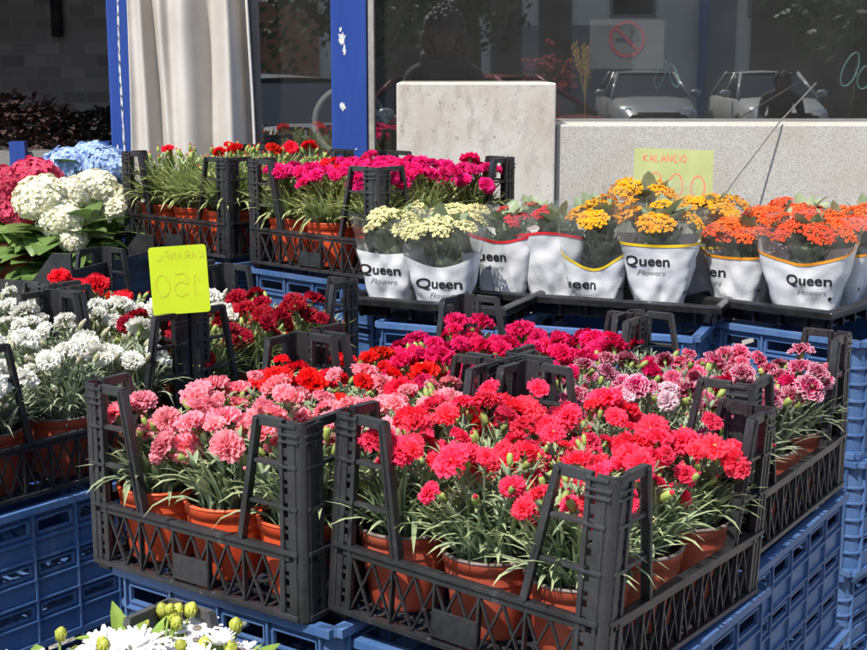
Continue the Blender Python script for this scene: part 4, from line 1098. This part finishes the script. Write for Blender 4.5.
for i in range(16):
    a = q.uniform(-.5, .5); c = q.uniform(-.25, .25); L = q.uniform(.10, .17); top = Vector((sin(a) * L * .55, sin(c) * .06, L)); b.tube([(0, 0, -.25), (0, 0, 0), top], .0015, 4)
    for k in range(9):
        p = top * (.55 + .06 * k); s = -1 if k % 2 else 1; b.ball(p + Vector((s * .004, 0, 0)), .0055, 4, 0, (.6, .6, 1.5))
o = tag(b.build('wheat_bunch', M['straw']), 'golden wheat bunch behind the glass next to the dried red flowers', 'dried flowers'); o.location = (.487, GY + .16, 1.45)
M['darkstick'] = noisy('dull dark stick', (.10, .095, .09), (.16, .15, .14), 30, .6, .1)
b = MB(); b.tube([(.79, 3.87, 1.13), (.857, 3.95, 1.214), (1.013, 4.055, 1.388), (1.155, 4.2, 1.5)], .0022, 6); tag(b.build('thin_stick', M['darkstick']), 'thin grey stick leaning across the granite ledge', 'stick')
M['cyan'] = noisy('pale cyan tube', (.25, .52, .52), (.32, .60, .58), 30, .3, 0)
for (x, z, lab, lps) in ((1.335, 1.52, 'pale cyan looped tube ornament inside the window at the right edge', ((-.022, .02, .022, .055, .35), (.024, -.005, .020, .036, .2))), (.735, 1.525, 'small pale cyan looped tube ornament inside the window over the mirrored car', ((-.02, .0, .014, .045, .3), (.022, -.004, .012, .038, -.35)))):
    b = MB()
    for (cx, cz, rx, rz, tl_) in lps:
        pts = [(cx + rx * cos(a) * cos(tl_) + rz * sin(a) * sin(tl_), .004 * sin(a * 2), cz - rx * cos(a) * sin(tl_) + rz * sin(a) * cos(tl_)) for a in [2 * pi * k / 28 for k in range(29)]]
        b.tube(pts, .0032, 6)
    b.tube([(lps[0][0], 0, lps[0][1] + .03), (lps[0][0], .0, 2.75 - z)], .0008, 4)
    o = tag(b.build('looped_ornament', M['cyan'], smooth=True), lab, 'ornament', 'looped ornaments in the window'); o.location = (x, GY + .09, z)
# things in the dark doorway
tb = thing('stall_table', 'blue legged table with white edge in the dark doorway', 'table', (-1.62, 5.0, 0))
b = MB(); b.box(-.55, .55, -.3, .3, 1.22, 1.26); b.box(-.55, .40, -.31, -.3, 1.215, 1.265); put('table_top', b.mesh('table_top', M['signwhite']), tb)
for x in (-.5, .02, .215, .5):
    for y in (-.33, .27): b = MB(); b.box(x - .026, x + .026, y - .02, y + .02, 0, 1.30 if y < 0 else 1.22); put('leg', b.mesh('leg', M['bluepaint']), tb)
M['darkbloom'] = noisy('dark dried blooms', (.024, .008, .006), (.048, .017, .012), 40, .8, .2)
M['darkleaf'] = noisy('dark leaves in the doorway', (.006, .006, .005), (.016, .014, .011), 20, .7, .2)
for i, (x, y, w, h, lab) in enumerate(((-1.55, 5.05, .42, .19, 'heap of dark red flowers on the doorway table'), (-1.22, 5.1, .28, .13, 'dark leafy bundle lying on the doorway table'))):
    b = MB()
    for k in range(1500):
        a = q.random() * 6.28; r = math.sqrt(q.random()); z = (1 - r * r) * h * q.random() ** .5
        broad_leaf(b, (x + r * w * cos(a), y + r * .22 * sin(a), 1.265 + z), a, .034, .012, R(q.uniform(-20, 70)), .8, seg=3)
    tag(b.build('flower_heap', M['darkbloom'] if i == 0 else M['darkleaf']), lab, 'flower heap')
b = MB(); b.box(-.025, .025, -.02, .02, -.09, .10); b.box(-.008, .008, -.006, .006, .10, .5); o = bevel(tag(b.build('hanging_box', M['dark']), 'small black box hanging on the whitewashed brick wall', 'fixture'), .006); o.location = (-1.84, 6.85, 1.78)  # plain dark box on a thin rod, holds no lamp
b = MB(); b.box(-.2, .2, -.15, .15, 0, .36); o = bevel(tag(b.build('dark_bin', M['dark']), 'black bin standing inside the narrow window', 'bin'), .01); o.location = (-.52, GY + .6, .95)

# ------------------------------------------------------------------ the street behind the camera (seen mirrored in the window)
t = NT('car paint silver'); t.bsdf((.34, .34, .34), .25, None, Metallic=.3); M['carsilver'] = t.m
t = NT('car paint white'); t.bsdf((.42, .42, .40), .25); M['carwhite'] = t.m
t = NT('car paint red'); t.bsdf((.18, .03, .03), .3); M['carred'] = t.m
t = NT('car glass'); t.bsdf((.015, .017, .02), .05); M['carglass'] = t.m
t = NT('headlamp lens'); t.bsdf((.7, .72, .75), .1, None, Metallic=.6); M['lamp'] = t.m
M['rubber'] = noisy('tyre rubber', (.012, .012, .012), (.025, .025, .025), 40, .8, .1)
def car(label, x, y, rz, paint):
    t = thing('parked_car', label, 'car', (x, y, .006), rz, 'cars parked across the street')
    st = [(-2.05, .62, .30, .62), (-1.98, .76, .24, .72), (-1.6, .84, .22, .80), (-.95, .87, .20, .93), (.2, .88, .20, .95), (1.3, .87, .20, .97), (1.85, .83, .24, .98), (2.0, .74, .34, .86)]
    b = MB(); rings = []
    for (yy, hw, zb, zt) in st:
        sec = [(-hw * .9, zb), (-hw, zb + .14), (-hw * 1.0, (zb + zt) / 2), (-hw * .97, zt - .10), (-hw * .86, zt - .015), (-hw * .4, zt + .012), (hw * .4, zt + .012), (hw * .86, zt - .015), (hw * .97, zt - .10), (hw, (zb + zt) / 2), (hw, zb + .14), (hw * .9, zb)]
        rings.append([b.vert((px, yy, pz)) for px, pz in sec])
    for i in range(len(rings) - 1):
        for k in range(12): b.face((rings[i][k], rings[i][(k + 1) % 12], rings[i + 1][(k + 1) % 12], rings[i + 1][k]))
    b.face(rings[0]); b.face(rings[-1][::-1]); put('body', b.mesh('body', M[paint], True), t)
    gb = [(-.80, -.98), (.80, -.98), (.78, 1.72), (-.78, 1.72)]; gt = [(-.58, -.18), (.58, -.18), (.56, 1.25), (-.56, 1.25)]
    b = MB(); lo = [b.vert((px, py, .93)) for px, py in gb]; hi = [b.vert((px, py, 1.40)) for px, py in gt]
    for k in range(4): b.face((lo[k], lo[(k + 1) % 4], hi[(k + 1) % 4], hi[k]))
    put('windows', b.mesh('windows', M['carglass']), t)['label'] = 'dark car glass'
    b = MB(); b.grid(lambda u, v: (-.6 + 1.2 * u, -.22 + 1.52 * v, 1.40 + .055 * sin(pi * u) * (.4 + .6 * sin(pi * v))), 9, 9)
    b.grid(lambda u, v: (-.6 + 1.2 * (1 - u), -.22 + 1.52 * v, 1.385), 2, 2); put('roof', b.mesh('roof', M[paint], True), t)
    b = MB()
    for k in range(4): b.tube([(gb[k][0] * 1.005, gb[k][1] * 1.005, .92), (gt[k][0] * 1.01, gt[k][1] * 1.01, 1.41)], .035, 6)
    for s in (-1, 1): b.tube([(s * .795, .35, .92), (s * .575, .4, 1.41)], .03, 6)
    put('pillar', b.mesh('pillar', M[paint], True), t)
    for s in (-1, 1):
        b = MB(); b.ball((0, 0, 0), .17, 6, 0, (1.0, .55, .55)); put('headlight', b.mesh('headlight', M['lamp'], True), t, (s * .60, -1.90, .66), (0, 0, s * .35))
        b = MB(); b.ball((0, 0, 0), .10, 6, 0, (1.2, .6, .8)); put('mirror', b.mesh('mirror', M[paint], True), t, (s * .98, -.62, 1.0))
        for yy in (-1.25, 1.25):
            b = MB(); b.lathe([(.20, -.10), (.29, -.10), (.315, -.07), (.315, .07), (.29, .10), (.20, .10)], 24, 0, False); w = put('wheel', b.mesh('wheel', M['rubber'], True), t, (s * .78, yy, .315), (0, pi / 2, 0))
            b = MB(); b.lathe([(.0, .06 * s), (.08, .08 * s), (.19, .085 * s), (.205, .1 * s)], 20, 0, False); put('rim', b.mesh('rim', M['lamp'], True), w)
    b = MB(); b.box(-.42, .42, -2.07, -1.98, .50, .66); b.box(-.62, .62, -2.06, -1.98, .28, .42); o = put('grille', b.mesh('grille', M['dark']), t); bevel(o, .02)
    b = MB(); b.box(-.26, .26, -2.09, -2.071, .44, .55); put('number_plate', b.mesh('number_plate', M['carwhite']), t)
    return t
car('silver car parked facing the shop, mirrored above the green price card', 4.42, -20.6, pi, 'carsilver')
car('white car parked beside the silver one, mirrored right of it', 6.9, -20.2, pi, 'carwhite')
car('pale silver car mirrored beside the white hoop', -1.7, -7.2, R(150), 'carsilver')
car('dark red car mirrored left of the stone block', .9, -9.4, R(120), 'carred')
fb = thing('facing_building', 'grey beige building across the street mirrored in the window', 'building', (0, -28, 0))
M['facade'] = noisy('grey beige facade', (.66, .58, .48), (.74, .66, .56), 1.2, .85, .1)
b = MB(); b.box(-26, 26, -.5, 0, 0, 12); put('wall', b.mesh('wall', M['facade']), fb)
for i in range(12):
    x = -20 + 3.6 * i
    for z in (3.6, 7.0):
        b = MB(); b.box(-.6, .6, 0, .05, -.8, .8); w = put('window', b.mesh('window', M['signwhite']), fb, (x, 0, z)); b = MB(); b.box(-.52, .52, .051, .06, -.72, .72); put('pane', b.mesh('pane', M['carglass']), w)
b = MB(); b.tube([(7.0, .25, 0), (7.0, .25, 12)], .12, 10); M['pipeblue'] = noisy('pale blue pipe', (.12, .20, .42), (.16, .25, .48), 8, .5, 0); put('downpipe', b.mesh('downpipe', M['pipeblue'], True), fb)
b = MB(); b.box(2.2, 5.2, .0, .06, 0, 2.6); b.box(7.0, 7.9, .0, .06, 0, 4.2); put('door', b.mesh('door', M['signwhite']), fb)
M['brownpanel'] = noisy('dark brown cladding', (.09, .06, .045), (.14, .10, .075), 1.5, .8, .1)
for (xa, xb, zt_) in ((-1.9, 1.1, 9), (1.5, 2.3, 9), (2.75, 3.6, 9), (8.3, 11.5, 9)):
    b = MB(); b.box(xa, xb, .0, .08, 0, zt_); put('dark_cladding', b.mesh('dark_cladding', M['brownpanel']), fb)
b = MB(); b.box(-8, -3, .0, .06, 0, 3.2); M['terracotta'] = noisy('terracotta plaster', (.30, .12, .06), (.38, .17, .09), 2, .85, .1); put('painted_panel', b.mesh('painted_panel', M['terracotta']), fb)
M['bark'] = noisy('bark', (.05, .04, .03), (.11, .09, .07), 12, .9, .6, .02); M['crown'] = leafmat('street tree leaf', (.025, .05, .015), (.06, .10, .03), scale=2)
def tree(x, y, h, label, seed):
    q = random.Random(seed); t = thing('street_tree', label, 'tree', (x, y, 0), 0, 'street trees across the road')
    b = MB(); b.tube([(0, 0, 0), (.05, 0, h * .3), (-.05, .1, h * .6)], [.22, .16, .09], 10)
    for k in range(7):
        a = k * .9; z = h * q.uniform(.35, .55); b.tube([(0, 0, z), (cos(a) * .8, sin(a) * .8, z + .7), (cos(a) * 1.6, sin(a) * 1.6, z + 1.2)], [.08, .05, .02], 6)
    put('trunk', b.mesh('trunk', M['bark'], True), t); b = MB()
    cl = [(q.gauss(0, 1.1), q.gauss(0, 1.1), h * .62 + q.gauss(0, h * .15), q.uniform(.5, .95)) for _ in range(22)]
    for cx, cy, cz, cr in cl:
        for k in range(150):
            v = Vector((q.gauss(0, 1), q.gauss(0, 1), q.gauss(0, 1))).normalized() * cr * q.random() ** .4; p = Vector((cx, cy, cz)) + v; d = Vector((q.gauss(0, 1), q.gauss(0, 1), q.gauss(0, 1))).normalized(); u = d.orthogonal().normalized(); w = d.cross(u); s = .09
            i0 = len(b.v); b.vert(p - u * s); b.vert(p + w * s * .5); b.vert(p + u * s); b.vert(p - w * s * .5); b.face((i0, i0 + 1, i0 + 2, i0 + 3))
    put('crown', b.mesh('crown', M['crown']), t)
tree(5.9, -10.5, 5.2, 'leafy street tree mirrored over the white car', 4)
tree(7.0, -8.0, 5.0, 'leafy street tree mirrored at the right edge', 5)
tree(.6, -15, 6.0, 'leafy street tree mirrored above the dried red flowers', 6)
tree(-1.4, -12, 5.4, 'leafy street tree mirrored in the narrow window', 7)

# people, as skinned figures
M['darkcloth'] = noisy('dark clothing', (.012, .012, .014), (.025, .024, .026), 30, .8, .2); M['skin'] = noisy('skin', (.06, .034, .024), (.08, .045, .032), 30, .5, .05); M['hair'] = noisy('dark hair', (.012, .009, .007), (.03, .022, .018), 60, .5, .3, sc=(1, 1, .2)); M['jeans'] = noisy('dark trousers', (.02, .025, .04), (.035, .04, .06), 60, .8, .2)  # skin colour darkened to put backlit shade into it, for mirrored silhouettes
def figure(label, loc, rz, J, hair_scale=(1, 1, 1)):
    """J: joints dict name -> (pos, radius, parent)"""
    t = thing('person', label, 'person', loc, rz)
    names = list(J); me = bpy.data.meshes.new('body')
    me.from_pydata([J[n][0] for n in names], [(names.index(J[n][2]), i) for i, n in enumerate(names) if J[n][2]], [])
    o = put('body', me, t); sk = o.modifiers.new('skin', 'SKIN'); sk.use_smooth_shade = True
    if not me.skin_vertices: me.skin_vertices.new(name='')
    for i, n in enumerate(names): r = J[n][1]; me.skin_vertices[0].data[i].radius = r if hasattr(r, '__len__') else (r, r)
    me.skin_vertices[0].data[0].use_root = True
    o.modifiers.new('sub', 'SUBSURF').levels = 2; o.modifiers['sub'].render_levels = 2
    me.materials.append(M['darkcloth'])
    h = Vector(J['head'][0])
    b = MB(); b.ball((0, 0, 0), .098, 10, 0, (.80, .95, 1.18)); b.ball((0, .085, -.012), .016, 5, 0, (.8, 1, 1.4))
    for s in (-1, 1): b.ball((s * .078, 0, -.01), .02, 5, 0, (.4, .8, 1.3))
    b.ball((0, .078, -.052), .02, 5, 0, (1.3, .4, .35)); hd = put('face', b.mesh('face', M['skin'], True), t, h)
    b = MB()
    for s in (-1, 1): b.ball((s * .032, .083, .018), .011, 5)
    put('eye', b.mesh('eye', M['hair'], True), hd)
    b = MB(); b.ball((0, -.022, .03), .104, 10, 0, (.88 * hair_scale[0], .95 * hair_scale[1], 1.05 * hair_scale[2])); hq = random.Random(3)
    for k in range(260):
        v = Vector((hq.gauss(0, 1), hq.gauss(0, 1), hq.gauss(0, 1))).normalized()
        if v.y > .45 and v.z < .45: continue
        c = Vector((v.x * .098 * hair_scale[0], v.y * .10 * hair_scale[1] - .022, v.z * .115 * hair_scale[2] + .02)); b.ball(c, hq.uniform(.010, .026), 4, 0, (1, 1, hq.uniform(.8, 1.8)))
    if hair_scale[0] > 1.05:
        for k in range(40): b.ball((hq.gauss(.012, .018), hq.gauss(-.03, .018), .165 + hq.gauss(0, .014)), hq.uniform(.012, .022), 4)
        for k in range(110):
            sd_ = hq.choice((-1, 1)); b.ball((sd_ * hq.uniform(.07, .125), hq.uniform(-.06, .02), hq.uniform(-.19, .02)), hq.uniform(.012, .026), 4, 0, (1, 1, 1.6))
    put('hair', b.mesh('hair', M['hair'], True), t, h)
    return t
def hand(t, p, d, curl_dir):
    b = MB(); p = Vector(p); d = Vector(d).normalized(); c = Vector(curl_dir).normalized(); s = d.cross(c)
    b.ball(p + d * .04, .04, 6, 0, (.9, .6, 1.0))
    for k, L in enumerate((.066, .076, .07, .055)):
        r0 = p + d * .072 + s * (.027 - .018 * k); b.tube([r0, r0 + d * L * .45 + c * .006, r0 + d * L * .7 + c * .024, r0 + d * L * .75 + c * .042], [.009, .0085, .008, .0065], 7)
    r0 = p + d * .03 + s * .036; b.tube([r0, r0 + s * .022 + d * .022 + c * .012, r0 + s * .024 + d * .05 + c * .028], [.011, .0095, .007], 7)
    put('hand', b.mesh('hand', M['skin'], True), t)
PJ = {'pelvis': ((0, 0, .95), (.16, .12), None), 'waist': ((0, .01, 1.1), (.145, .105), 'pelvis'), 'chest': ((0, .0, 1.30), (.18, .12), 'waist'), 'neckb': ((0, .0, 1.44), (.075, .07), 'chest'), 'neck': ((0, .02, 1.51), (.055, .055), 'neckb'), 'head': ((0, .04, 1.62), (.07, .08), 'neck'),
      'sl': ((-.19, .0, 1.39), .068, 'neckb'), 'el': ((-.24, .10, 1.13), .048, 'sl'), 'wl': ((-.10, .26, 1.235), .032, 'el'), 'sr': ((.19, .0, 1.39), .068, 'neckb'), 'er': ((.22, .10, 1.13), .048, 'sr'), 'wr': ((.02, .26, 1.235), .032, 'er'),
      'hl': ((-.10, 0, .88), .10, 'pelvis'), 'kl': ((-.11, .02, .48), .065, 'hl'), 'al': ((-.11, -.02, .09), .045, 'kl'), 'tl': ((-.12, .14, .04), .038, 'al'), 'hr': ((.10, 0, .88), .10, 'pelvis'), 'kr': ((.11, .02, .48), .065, 'hr'), 'ar': ((.11, -.02, .09), .045, 'kr'), 'tr': ((.12, .14, .04), .038, 'ar')}
pg = figure('person in dark clothes photographing the flowers, mirrored above the stone block', (.07, -.42, 0), 0, PJ, (1.16, 1.12, 1.16)); pg.scale = (1.1, 1.0, 1.075)
hand(pg, (-.105, .265, 1.245), (.15, .75, .75), (1, .1, 0)); hand(pg, (.02, .265, 1.245), (-.15, .75, .75), (-1, .1, 0))
b = MB(); b.box(-.037, .037, -.004, .004, -.078, .078); o = bevel(tag(b.build('mobile_phone', M['dark']), 'black mobile phone held up by the photographing person', 'phone'), .0035, 3); o.location = (.012, -.035, 1.50)
SJ = {'pelvis': ((0, -.1, .80), (.16, .13), None), 'waist': ((0, .0, .95), (.15, .12), 'pelvis'), 'chest': ((0, .10, 1.10), (.19, .14), 'waist'), 'neckb': ((0, .18, 1.2), (.08, .075), 'chest'), 'neck': ((0, .23, 1.25), (.06, .06), 'neckb'), 'head': ((0, .28, 1.34), (.07, .08), 'neck'),
      'sl': ((-.2, .14, 1.16), .075, 'neckb'), 'el': ((-.26, .2, .90), .05, 'sl'), 'wl': ((-.18, .40, .80), .034, 'el'), 'sr': ((.2, .14, 1.16), .075, 'neckb'), 'er': ((.27, .2, .90), .05, 'sr'), 'wr': ((.18, .40, .80), .034, 'er'),
      'hl': ((-.11, -.1, .76), .105, 'pelvis'), 'kl': ((-.12, .12, .46), .068, 'hl'), 'al': ((-.12, -.04, .09), .046, 'kl'), 'tl': ((-.13, .13, .04), .038, 'al'), 'hr': ((.11, -.1, .76), .105, 'pelvis'), 'kr': ((.12, .12, .46), .068, 'hr'), 'ar': ((.12, -.04, .09), .046, 'kr'), 'tr': ((.13, .13, .04), .038, 'ar')}
p2 = figure('stooping person in dark jacket mirrored in front of the white car', (4.55, -9.6, 0), R(10), SJ)
hand(p2, (-.18, .41, .79), (0, .7, -.6), (0, -.5, -.8)); hand(p2, (.18, .41, .79), (0, .7, -.6), (0, -.5, -.8))

# ------------------------------------------------------------------ light, sky, camera
W = bpy.data.worlds.new('World'); SC.world = W; W.use_nodes = True
nt = W.node_tree; bg = nt.nodes['Background']; sky = nt.nodes.new('ShaderNodeTexSky'); sky.sky_type = 'NISHITA'; sky.sun_disc = False
SUN_EL, SUN_AZ = 57, 213
sky.sun_elevation = R(SUN_EL); sky.sun_rotation = R(SUN_AZ); nt.links.new(sky.outputs[0], bg.inputs[0]); bg.inputs[1].default_value = .145
L = bpy.data.lights.new('Sun', 'SUN'); L.energy = 4.6; L.angle = R(.5); L.color = (1, .955, .89)
so = bpy.data.objects.new('Sun', L); COL.objects.link(so)
sd = Vector((sin(R(SUN_AZ)) * cos(R(SUN_EL)), cos(R(SUN_AZ)) * cos(R(SUN_EL)), sin(R(SUN_EL))))
so.rotation_euler = sd.to_track_quat('Z', 'Y').to_euler(); so.location = sd * 20
cam = bpy.data.cameras.new('Camera'); cam.sensor_width = 36; cam.lens = 36 * 1370 / 867; cam.clip_start = .02; cam.clip_end = 300
co = bpy.data.objects.new('Camera', cam); COL.objects.link(co); co.location = (0, 0, 1.55); co.rotation_euler = (R(90 - 10.7), 0, 0)
SC.camera = co
SC.view_settings.view_transform = 'Standard'; SC.view_settings.look = 'None'; SC.view_settings.gamma = 1; SC.view_settings.exposure = .5
SC.cycles.use_denoising = True; SC.cycles.max_bounces = 8; SC.cycles.transparent_max_bounces = 16
